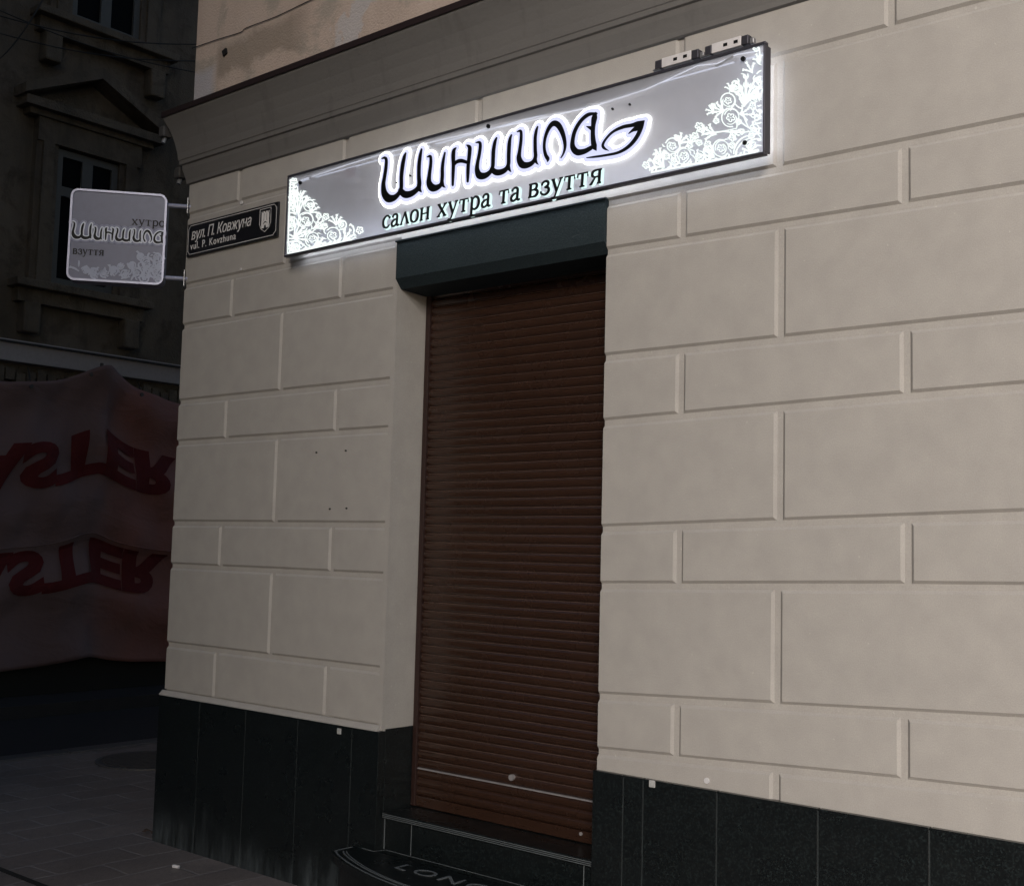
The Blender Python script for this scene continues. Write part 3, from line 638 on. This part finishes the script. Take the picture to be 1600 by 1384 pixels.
obj('lace_ornament', p, M['lace'], SG)
L3 = []
for q in ((340, 752, 105), (430, 1012, 100), (392, 545, 78), (720, 962, 105), (842, 815, 62), (200, 1105, 62), (165, 780, 62), (170, 380, 50)): rosette(L3, *q, 14, random.randint(0, 300))
for q in ((620, 700, 46), (1090, 890, 52), (180, 210, 48), (200, 600, 50), (520, 690, 40), (600, 830, 44), (140, 500, 40)): flower(L3, *q, 15)
fan(L3, 170, 1000, -1.0, 420, 4, .7, 20); fan(L3, 170, 1010, -.15, 260, 4, .9, 18); fan(L3, 240, 700, -1.55, 480, 4, .35, 22); fan(L3, 400, 650, -.9, 200, 4, 1.3, 16)
fan(L3, 440, 870, -.5, 260, 4, .6, 17); fan(L3, 760, 820, -1.5, 190, 5, 1.5, 18); fan(L3, 860, 1040, -.75, 260, 4, .9, 22); plume(L3, 1000, 930, -1.2, 190, -2.2, 20); fan(L3, 480, 1110, -.6, 200, 4, 1.0, 18)
fan(L3, 120, 1180, -.9, 200, 4, 1.2, 18); fan(L3, 270, 460, -1.2, 160, 3, 1.0, 18); plume(L3, 860, 900, 1.2, 170, -.4, 16); plume(L3, 320, 1090, 1.0, 120, -1.0, 16)
for i in range(20): x = 110 + i * 46; plume(L3, x, 1210 - .218 * (x - 80), -1.2 + .6 * math.sin(i * 2.1), 75 + 20 * math.sin(i), math.sin(i * 1.7), 19)
for i in range(20): y = 200 + i * 50; plume(L3, 118 - (y - 180) * .03, y, .2 * math.sin(i * 1.3), 95 + 40 * math.sin(i * .9), math.sin(i * 2.2), 20)
plume(L3, 128, 190, 1.61, 1010, 0, 30, False); plume(L3, 90, 1212, -.215, 900, 0, 22, False); plume(L3, 170, 230, 1.55, 440, 0, 26, False); plume(L3, 225, 290, 1.55, 380, 0, 24, False)
p = BM()
for i, st in enumerate(strokes(Z3, L3, .60)): ribbon(p, st, SIY - .003 - (i % 40) * .00005, .003)
obj('lace_ornament', p, M['lace'], SG)
# led strip along the top edge, fading towards the right, and the lit wire under it
p = BM()
edge = [(462, 279), (545, 256), (650, 225), (760, 196), (900, 171), (1000, 143), (1088, 107)]
for q0, q1 in zip(edge, edge[1:]):
    a, b_ = fac(*q0, SIY + .012), fac(*q1, SIY + .012)
    v = [p.verts.new(c) for c in ((a.x, SIY + .012, a.z), (b_.x, SIY + .012, b_.z), (b_.x, SIY + .012, STP - .005), (a.x, SIY + .012, STP - .005))]
    p.faces.new(v)
bmesh.ops.solidify(p, geom=p.faces[:], thickness=.002)
fm = Mat('frosted diffuser film', .6); fm.col((.42, .44, .55)); obj('diffuser_film', p, fm.m, SG)
p = BM(); tube(p, [fac(*q, SIY + .009) for q in [(470, 282), (545, 257), (600, 240), (650, 228), (745, 206), (768, 198)]], .0016, 6); obj('lit_wire', p, M['ledw'], SG)
p = BM(); tube(p, [fac(*q, SIY + .009) for q in [(778, 200), (860, 182), (930, 166), (1010, 140), (1090, 103), (1120, 100), (1150, 86), (1186, 80)]], .0016, 6); obj('lit_wire', p, M['ledw'], SG)
p = BM(); tube(p, [fac(*q, SIY + .007) for q in [(1118, 104), (1128, 100), (1136, 94), (1146, 89)]], .004, 6); obj('cable_end', p, M['cable'], SG)
for q in ((1162, 93), (1165, 224), (764, 198), (470, 286), (642, 275), (621, 286), (958, 171), (985, 164)):
    c = fac(*q, SIY); p = BM(); tube(p, [(c.x, SIY - .008, c.z), (c.x, SIY + .001, c.z)], .0085 if q[0] > 1100 or q[0] in (764, 470) else .004, 12); obj('bolt', p, M['ink'], SG)

# led drivers on the sign's top edge
def driver(px0, py0, px1, py1, label):
    a, b_ = fac(px0, py0, SIY), fac(px1, py1, SIY); L = b_.x - a.x; h = .036; z = STP + .0145; tl = (b_.z - a.z) / L * 0
    e = empty('led_driver', (a.x + L / 2, SIY + .01, z), label, 'power supply', 'led drivers on top of the sign')
    e.rotation_euler = (0, 0, 0)
    k = L * .16
    q = BM(); box(q, a.x + k + .001, SIY - .006, z, b_.x - k - .001, SIY + .026, z + h, .002); obj('case', q, M['whitepl'], e)
    for x0, x1 in ((a.x, a.x + k), (b_.x - k, b_.x)):
        q = BM(); box(q, x0, SIY - .005, z, x1, SIY + .025, z + h - .002, .003); obj('end_cap', q, M['frame'], e)
    m_ = a.x + L * .44
    for dx in (0, .042): q = BM(); box(q, m_ + dx, SIY - .0075, z + .013, m_ + dx + .016, SIY - .0055, z + .024); obj('printed_mark', q, M['ink'], e)
    q = BM(); box(q, a.x - .01, SIY - .004, z - .001, a.x + .02, SIY + .02, z + .003); obj('bracket', q, M['steel'], e)
    q = BM(); box(q, b_.x + .001, SIY + .002, z, b_.x + .018, SIY + .02, z + h * .6, .003); obj('bracket', q, M['steel'], e)
driver(1024, 112, 1092, 92, 'white led driver with black caps on the sign top edge, left one of two')
driver(1102, 90, 1170, 72, 'white led driver with black caps on the sign top edge, at its right corner')

# small box behind the sign
a, b_ = fac(540, 254, -.03), fac(563, 281, -.03)
AB = empty('alarm_box', ((a.x + b_.x) / 2, -.02, b_.z), 'small white box with a dark red label, behind the lit sign', 'alarm box')
q = BM(); box(q, a.x, -.032, b_.z, b_.x - .03, 0, STP - .005, .005); obj('case', q, M['whitepl'], AB)
q = BM(); box(q, a.x + .006, -.0335, STP - .055, b_.x - .036, -.0322, STP - .012); obj('label', q, M['red'], AB)
c = fac(538, 291, -.004); q = BM(); tube(q, [(c.x, .0, c.z), (c.x, -.012, c.z)], .022, 16); obj('cable_grommet', q, M['wall'], AB)

# ================================================================= street name plate
SN = empty('street_name_plate', (.395, -.006, 3.063), 'black street name plate with white border, two lines of lettering and crest', 'street sign')
X0, X1, Z0, Zt = .014, .780, 3.065, 3.243
q = BM(); box(q, X0, -.016, Z0, X1, -.004, Zt, .003); obj('plate', q, M['black'], SN)
q = BM(); i_ = .011; wl = .0014; cl = .018
bp = [(X0 + i_ + cl, Z0 + i_), (X1 - i_ - cl, Z0 + i_), (X1 - i_ - cl, Z0 + i_ + .006), (X1 - i_, Z0 + i_ + cl), (X1 - i_, Zt - i_ - cl), (X1 - i_ - cl, Zt - i_), (X0 + i_ + cl, Zt - i_), (X0 + i_, Zt - i_ - cl), (X0 + i_, Z0 + i_ + cl), (X0 + i_ + cl, Z0 + i_)]
ribbon(q, [(x, z, wl) for x, z in bp], -.0168, .001, False, False); obj('border', q, M['white'], SN)
obj('street_name', fit(text_bm('вул. П. Ковжуна', .082, .0012, .22, .8, .95, 0), X0 + .040, X0 + .555, Z0 + .088, -.0172), M['white'], SN)
obj('latin_name', fit(text_bm('vul. P. Kovzhuna', .056, .0012, 0, .8, 1.16, 0), X0 + .034, X0 + .43, Z0 + .035, -.0172), M['white'], SN)
q = BM(); cx, cz = X1 - .098, Z0 + .100; w_, h_ = .044, .056
ribbon(q, [(cx - w_, cz + h_, .0013), (cx - w_, cz - h_ * .35, .0013), (cx - w_ * .7, cz - h_ * .8, .0013), (cx, cz - h_ * 1.12, .0013), (cx + w_ * .7, cz - h_ * .8, .0013), (cx + w_, cz - h_ * .35, .0013), (cx + w_, cz + h_, .0013), (cx - w_, cz + h_, .0013)], -.0172, .001, False, False)
for k in (-1, 0, 1): box(q, cx + k * .021 - .0085, -.0172, cz - .004, cx + k * .021 + .0085, -.0162, cz + .036); box(q, cx + k * .021 - .010, -.0172, cz + .0365, cx + k * .021 - .004, -.0162, cz + .043); box(q, cx + k * .021 + .004, -.0172, cz + .0365, cx + k * .021 + .010, -.0162, cz + .043)
for k in (-1, 1): box(q, cx + k * .0235 - .007, -.0172, cz - .042, cx + k * .0235 + .007, -.0162, cz - .0045)
ribbon(q, [(cx - .016, cz - .012, .004), (cx, cz - .004, .004), (cx + .016, cz - .012, .004)], -.0173, .001)
ribbon(q, [(cx - .012, cz - .040, .003), (cx - .008, cz - .024, .005), (cx + .008, cz - .022, .006), (cx + .012, cz - .040, .003)], -.0173, .001)
obj('crest', q, M['white'], SN)

# ================================================================= hanging shop sign on the corner
EX = Vector((.643, .766, 0)); EY = Vector((0, 0, 1)).cross(EX); P0 = Vector((-.03, -.03, 0))
def bl(px, py):
    d = ray(px, py); t = (P0 - CAM).dot(EY) / d.dot(EY); c = CAM + d * t - P0; return c.dot(EX), c.z
u0, zt0 = bl(114, 299); u1, zt1 = bl(262, 307); _, zb0 = bl(109, 442); u2, zb1 = bl(258, 447)
zt_, zb_ = (zt0 + zt1) / 2, (zb0 + zb1) / 2; u1 = (u1 + u2) / 2
MB = Matrix(((EX.x, EY.x, 0, P0.x), (EX.y, EY.y, 0, P0.y), (0, 0, 1, 0), (0, 0, 0, 1)))
HS = empty('hanging_sign', mat=MB @ Matrix.Translation(((u0 + u1) / 2, 0, zb_)), label='square grey double sided shop sign projecting from the building corner on two arms', cat='sign')
def hob(name, bm, m): bmesh.ops.transform(bm, matrix=MB, verts=bm.verts); return obj(name, bm, m, HS)
def rrect(x0, x1, z0, z1, r, n=5):
    out = []
    for cx, cz, a0 in ((x1 - r, z1 - r, 0), (x0 + r, z1 - r, 90), (x0 + r, z0 + r, 180), (x1 - r, z0 + r, 270)):
        for k in range(n + 1): a = math.radians(a0 + 90 * k / n); out.append((cx + r * math.cos(a), cz + r * math.sin(a)))
    return out
q = BM(); dth = .05
o1, o2 = rrect(u0, u1, zb_, zt_, .04), rrect(u0 + .011, u1 - .011, zb_ + .011, zt_ - .011, .028)
n = len(o1); vs = [[q.verts.new((x, y, z)) for x, z in o] for o, y in ((o1, -dth), (o1, dth), (o2, dth), (o2, -dth))]
for a in range(4):
    for k in range(n): q.faces.new((vs[a][k], vs[a][(k + 1) % n], vs[(a + 1) % 4][(k + 1) % n], vs[(a + 1) % 4][k]))
hob('frame', q, M['alu'])
q = BM(); prism(q, [(x, -dth + .008, z) for x, z in rrect(u0 + .0105, u1 - .0105, zb_ + .0105, zt_ - .0105, .028)], (0, 2 * dth - .016, 0)); hob('panel', q, M['grey'])
yF = -dth + .0065
def hz(f): return zb_ + (zt_ - zb_) * f
def hx(f): return u0 + (u1 - u0) * f
# the word, redrawn small from the same strokes
allp = [s for L in LET for s in strokes(L[0], L[1], 1)]
xa = min(pt[0] for s in allp for pt in s); xb = max(pt[0] for s in allp for pt in s)
k = (hx(.975) - hx(.03)) / (xb - xa)
q, q2, q3 = BM(), BM(), BM(); cnt = 0
for s in allp:
    pts = []
    for x, z, hw in s: pts.append((hx(.03) + (x - xa) * k, hz(.505) + (z - 3.14) * k * 1.05 + .005, hw * k))
    ribbon(q, [(a, b, c * 1.35) for a, b, c in pts], yF - .002 - cnt * .00003, .001); ribbon(q2, [(a, b, c + .0075) for a, b, c in pts], yF - .0010 - cnt * .00003, .0006); ribbon(q3, [(a, b, c + .017) for a, b, c in pts], yF - .0001 - cnt * .00003, .0004); cnt += 1
hob('lettering_glow', q3, simple('mid blue grey print', (.22, .235, .34), .5)); hob('lettering', q, M['ink']); hob('lettering_outline', q2, simple('pale outline print', (.66, .69, .78), .5))
q = BM(); serif_line(q, 'хутро', hx(.64), hz(.645), hx(.985), hz(.645), .030, yF - .001, .0008, .0026, shear=0); hob('upper_word', q, M['ink'])
q = BM(); serif_line(q, 'взуття', hx(.05), hz(.285), hx(.37), hz(.285), .028, yF - .001, .0008, .0024, shear=0); hob('lower_word', q, M['ink'])
fl = []
for fx, fy, r in ((.82, .23, .035), (.92, .30, .025), (.90, .14, .03), (.72, .12, .028), (.60, .10, .022), (.80, .07, .025), (.48, .13, .022), (.38, .09, .02), (.67, .20, .018), (.96, .20, .02), (.95, .07, .02), (.28, .07, .018), (.55, .18, .015), (.75, .30, .018), (.20, .12, .016)):
    rosette(fl, hx(fx), hz(fy), r * .95, .0036, random.randint(0, 300))
for i in range(34): plume(fl, hx(random.uniform(.1, .95)), hz(random.uniform(.04, .16)), random.uniform(.3, 2.6), random.uniform(.03, .07), random.uniform(-1.5, 1.5), .0048)
for i in range(8): plume(fl, hx(random.uniform(.74, .96)), hz(random.uniform(.15, .3)), random.uniform(.6, 2.2), random.uniform(.03, .06), random.uniform(-1.5, 1.5), .0048)
q = BM()
for i, st in enumerate(fl): ribbon(q, st, yF - .0006 - (i % 30) * .00003, .0005)
hob('lace_ornament', q, M['greyl'])
for py in (322, 435):
    ux, uz = bl(275, py); q = BM(); tube(q, [(u1 - .002, 0, uz), (.11, 0, uz)], .012, 10); hob('arm', q, M['alu'])
    q = BM(); box(q, .030, -.03, uz - .045, .036, .03, uz + .045, .002); hob('arm_plate', q, M['steel'])

# small spotlight fitting under the cornice corner
for q_, lab in (((258, 208), 'tiny dark floodlight fixed to the cornice corner, the upper one'), ((282, 272), 'tiny dark cable bracket below the cornice corner, the lower one')):
    d = ray(*q_); t = (-.16 - CAM.x) / d.x; c = CAM + d * t
    e = empty('lamp_bracket', c, lab, 'bracket')
    q = BM(); box(q, c.x - .02, c.y - .03, c.z - .03, c.x + .03, c.y + .03, c.z + .03, .008); tube(q, [(c.x, c.y, c.z), (c.x + .16, c.y + .06, c.z + .02)], .008, 6); obj('body', q, M['iron'], e)
    q = BM(); tube(q, [(c.x, c.y, c.z - .029), (c.x, c.y - .01, c.z - .06)], .012, 8); obj('lens', q, M['steel'], e)

# thin cable looping over the pink wall
q = BM(); tube(q, [fac(*s, -.004) for s in crom([(300, 76), (340, 62), (376, 51), (385, 44), (430, 27), (470, 8), (500, -6)], 4)], .0022, 6); lone('wall_cable', q, M['cable'], 'thin dark cable running slantwise across the pink upper wall', 'cable')
q = BM(); c = fac(352, 83, 0); 
prism(q, [(c.x - .02, .003, c.z + .012), (c.x + .012, .003, c.z + .022), (c.x + .02, .003, c.z - .008), (c.x - .008, .003, c.z - .02)], (0, -.012, 0)); obj('broken_plaster', q, M['dark'], B)

# ================================================================= old building across the side street
FX = -6.0
FB = empty('old_tenement', (FX, 4, 0), 'dark sooty old tenement with pedimented window across the side street', 'building')
q = BM(); box(q, -16, -2.5, -.3, FX, 34, 15); obj('wall', q, M['old'], FB)
q = BM(); prism(q, [(FX - .01, -2.5, 3.26), (FX + .10, -2.5, 3.27), (FX + .12, -2.5, 3.44), (FX + .15, -2.5, 3.45), (FX + .15, -2.5, 3.475), (FX - .01, -2.5, 3.50)], (0, 36, 0)); obj('belt_course', q, M['band'], FB)
q = BM(); box(q, FX - .01, -2.5, 3.445, FX + .155, 33.5, 3.462); obj('belt_flashing', q, M['cable'], FB)
q = BM(); box(q, FX - .01, -2.5, -.2, FX + .05, 33.5, 3.05); obj('shop_front', q, M['dark'], FB)
q = BM()
for i in range(40): y = 1.0 + i * .11; box(q, FX, y, 3.06 + .03 * math.sin(i * 2.3), FX + .08, y + .09, 3.19 + .03 * math.sin(i * 1.7))
obj('broken_fascia', q, M['old'], FB)
def far_window(y0, y1, z0, z1, ped=True):
    W_ = obj('window', box(BM(), FX - .02, y0, z0, FX + .012, y1, z1), M['dark'], FB)
    q = BM(); s = .07
    for a in ((y0, z0, y0 + s, z1), (y1 - s, z0, y1, z1), (y0 + s, z1 - s, y1 - s, z1), (y0 + s, z0, y1 - s, z0 + s), ((y0 + y1) / 2 - .06, z0 + s, (y0 + y1) / 2 + .06, z1 - s), (y0 + s, z0 + (z1 - z0) * .66, (y0 + y1) / 2 - .06, z0 + (z1 - z0) * .66 + .1), ((y0 + y1) / 2 + .06, z0 + (z1 - z0) * .66, y1 - s, z0 + (z1 - z0) * .66 + .1)):
        box(q, FX + .0125, a[0], a[1], FX + .05, a[2], a[3])
    obj('frame', q, M['winframe'], W_)
    q = BM(); box(q, FX + .0122, y0 + s, z0 + s, FX + .022, y1 - s, z1 - s); obj('pane', q, M['pane'], W_)
    q = BM(); e = .24
    for a in ((y0 - e, z0 - .02, y0, z1 + .02), (y1, z0 - .02, y1 + e, z1 + .02)): box(q, FX, a[0], a[1], FX + .08, a[2], a[3]); box(q, FX + .0801, a[0] + .06, a[1], FX + .12, a[2] - .06, a[3])
    box(q, FX, y0 - e, z1 + .0205, FX + .11, y1 + e, z1 + .26); obj('surround', q, M['old'], W_)
    q = BM(); box(q, FX, y0 - .42, z0 - .10, FX + .22, y1 + .42, z0 - .021, .01); box(q, FX, y0 - .36, z0 - .24, FX + .12, y1 + .36, z0 - .101)
    for y in (y0 - .3, y1 + .12): box(q, FX, y, z0 - .55, FX + .16, y + .18, z0 - .241, .02)
    obj('sill', q, M['old'], W_)
    if ped:
        ym = (y0 + y1) / 2; hw = (y1 - y0) / 2 + .44; zb = z1 + .262; q = BM()
        box(q, FX, ym - hw, zb + .06, FX + .22, ym + hw, zb + .15); box(q, FX, ym - hw + .08, zb, FX + .14, ym + hw - .08, zb + .059)
        prism(q, [(FX, ym - hw + .06, zb + .151), (FX, ym + hw - .06, zb + .151), (FX, ym, zb + .50)], (.05, 0, 0))
        for sg in (-1, 1): prism(q, [(FX + .001, ym + sg * (hw + .03), zb + .152), (FX + .001, ym + sg * (hw + .03), zb + .25), (FX + .001, ym, zb + .66), (FX + .001, ym, zb + .54)], (.25 + .001 * sg, 0, 0))
        obj('pediment', q, M['old'], W_)
for yy in (2.40, 5.2, 8.0, -.4):
    far_window(yy, yy + .70, 4.12, 5.53); far_window(yy + .06, yy + .86, 6.93, 8.4, False)
# rod and tarpaulin banner hung in front of the shop front
c = far(160, 585, -5.78); q = BM(); tube(q, [(-5.80, c.y, 3.0), (-5.80, c.y, 3.36)], .018, 8); tube(q, [(-5.80, c.y, 3.02), (-5.94, c.y, 3.02)], .014, 6); lone('iron_rod', q, M['iron'], 'short upright iron rod lifting the tarpaulin banner', 'rod')
BN = empty('tarpaulin_banner', (-5.78, 3.1, .25), 'hanging whitish tarpaulin banner with upside down red lettering, across the side street', 'banner')
YP = c.y
def drape(y, z):
    lift = math.exp(-((y - YP) / .30) ** 2) * .16 + max(0, .14 - abs(y - YP) * .14)
    hgt = (z - .25) / 2.9
    dz = lift * (.35 + .65 * hgt)
    dx = .035 * math.sin(y * 5.1 + z * 1.1) * (1.15 - hgt) + .03 * math.sin(y * 9 + z * 2.3 + math.sin(z * 3)) + .012 * math.sin(y * 17 - z * 9) + .03 * math.sin(z * 9 + 1.5 * math.sin(y * 2)) + .10 * math.exp(-((y - YP) / .13) ** 2) * (.4 + .6 * hgt) + .03 * math.sin(z * 6 + y * .8)
    if z < 1.40: dx -= .05 * min(1, (1.40 - z) / .06)          # the upper sheet overlaps the lower one
    return Vector((-5.80 + (dx if dx > 0 else -.09 * math.tanh(-dx / .09)), y, z + dz))
q = BM(); ny, nz = 120, 70; Y0, Y1, ZB, ZT = -.5, 7.5, .24, 3.04
gv, gb = [[[q.verts.new(drape(Y0 + (Y1 - Y0) * i / ny, ZB + (ZT - ZB) * j / nz) + Vector((o_, 0, 0))) for i in range(ny + 1)] for j in range(nz + 1)] for o_ in (0, -.006)]
for j in range(nz):
    for i in range(ny): q.faces.new((gv[j][i], gv[j][i + 1], gv[j + 1][i + 1], gv[j + 1][i])); q.faces.new((gb[j][i], gb[j + 1][i], gb[j + 1][i + 1], gb[j][i + 1]))
for i in range(ny):
    q.faces.new((gv[0][i], gb[0][i], gb[0][i + 1], gv[0][i + 1])); q.faces.new((gv[nz][i], gv[nz][i + 1], gb[nz][i + 1], gb[nz][i]))
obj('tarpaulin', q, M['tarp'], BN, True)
q = BM(); tube(q, [drape(Y0 + (Y1 - Y0) * i / 160, 1.42) + Vector((.006, 0, 0)) for i in range(161)], .008, 6); obj('seam', q, M['tarp'], BN)
for i in range(9):
    yy = .3 + i * .62; d_ = drape(yy, 2.99); q = BM(); tube(q, [d_ + Vector((-.002, 0, 0)), d_ + Vector((.008, 0, 0))], .022, 10); obj('eyelet', q, M['iron'], BN)
    q = BM(); tube(q, [d_ + Vector((.004, 0, 0)), Vector((-5.86, yy + .02, 3.20 + .02 * (i % 2)))], .006, 5); obj('tie_cord', q, M['cable'], BN)
def banner_word(y0, y1, zmid, hgt, name):
    t = text_bm('ASTER', 1.0, .002, 0, 1, 1.0, .05)
    bmesh.ops.triangulate(t, faces=t.faces)
    for _ in range(3):
        long = [e for e in t.edges if e.calc_length() > .09]
        if long: bmesh.ops.subdivide_edges(t, edges=long, cuts=1); bmesh.ops.triangulate(t, faces=t.faces)
    a = min(v.co.x for v in t.verts); wd = width(t)
    for v in t.verts:
        yy = y0 + (v.co.x - a) / wd * (y1 - y0); zz = zmid - (v.co.z / .73 - .5) * hgt      # printed upside down
        c_ = drape(yy, zz); v.co = Vector((c_.x + .016 - v.co.y, c_.y, c_.z))
    return obj(name, t, M['redprint'], BN)
banner_word(1.56, 3.93, 2.20, .42, 'lettering'); banner_word(1.50, 3.86, 1.15, .40, 'lettering')

# overhead wires in front of the old building
for i, (a, b_, xx, lab) in enumerate((((-60, -10), (330, 118), -4.5, 'thin overhead wire in front of the tenement, reaching highest at left'), ((-60, 36), (330, 96), -4.0, 'thin overhead wire in front of the tenement, sagging lowest of them'), ((-60, 8), (330, 70), -3.6, 'thin overhead wire in front of the tenement, nearest to the corner'), ((70, -5), (-30, 112), -3.2, 'thin overhead wire sloping down to the left edge of view'))):
    A, B_ = far(*a, xx), far(*b_, xx); q = BM()
    tube(q, [A.lerp(B_, t / 12) - Vector((0, 0, .10 * math.sin(math.pi * t / 12))) for t in range(13)], .006, 5)
    lone('overhead_wire', q, M['cable'], lab, 'wire', 'wires over the side street')

# ================================================================= on the pavement
MC = empty('manhole_cover', (-2.0, 1.25, .0), 'round ribbed iron manhole cover near the kerb', 'manhole cover')
q = BM(); R_ = .37
tube(q, [(-2.0, 1.25, -.01), (-2.0, 1.25, .006)], R_ - .03, 40)
for i in range(-7, 8):
    hw = math.sqrt(max(0, (R_ - .05) ** 2 - (i * .05) ** 2)); box(q, -2.0 + i * .05 - .012, 1.25 - hw, .0055, -2.0 + i * .05 + .012, 1.25 + hw, .013)
obj('lid', q, M['iron'], MC)
q = BM(); rows = []
for r, z in ((R_ - .028, -.01), (R_ - .028, .010), (R_, .010), (R_, -.01)): rows.append([q.verts.new((-2.0 + r * math.cos(2 * math.pi * k / 40), 1.25 + r * math.sin(2 * math.pi * k / 40), z)) for k in range(40)])
for a in range(4):
    for k in range(40): q.faces.new((rows[a][k], rows[a][(k + 1) % 40], rows[(a + 1) % 4][(k + 1) % 40], rows[(a + 1) % 4][k]))
obj('rim', q, M['kerb'], MC)
c = gnd(274, 1357); q = BM(); tube(q, [(c.x - .02, c.y, .009), (c.x + .012, c.y + .012, .009)], .008, 8); CB = lone('cigarette_butt', q, M['paper'], 'white cigarette butt lying on the dark paving', 'cigarette butt')
c = gnd(236, 1303); q = BM()
for k in range(5): a = k * 1.3; prism(q, [(c.x + .02 * math.cos(a) * k * .5, c.y + .02 * math.sin(a), .004 + k * .004), (c.x + .05 * math.cos(a + .5), c.y + .05 * math.sin(a + .5), .02), (c.x + .045 * math.cos(a + 1.1), c.y + .045 * math.sin(a + 1.1), .012 + k * .003)], (0, 0, .003))
lone('dead_leaf', q, M['dirt'], 'crumpled brown leaf at the foot of the building corner', 'leaf')

# ================================================================= unseen house added across the main street to shade the left of the view
OB = empty('shading_house', (0, -16, 0), 'unseen tall dark house added across the main street to shade the left', 'building')
q = BM(); box(q, -45, -26, -.139, 10.7, -14.5, 24); obj('wall', q, M['old'], OB)
q = BM(); prism(q, [(-45, -14.5, 23.2), (-45, -14.0, 23.8), (-45, -14.0, 24.1), (-45, -14.5, 24.1)], (55.7, 0, 0)); obj('cornice', q, M['old'], OB)
for fl_ in range(6):
    for i in range(12):
        q = BM(); box(q, -6 + i * 1.75, -14.5, 1.2 + fl_ * 3.6, -4.9 + i * 1.75, -14.46, 3.3 + fl_ * 3.6); obj('window', q, M['pane'], OB)
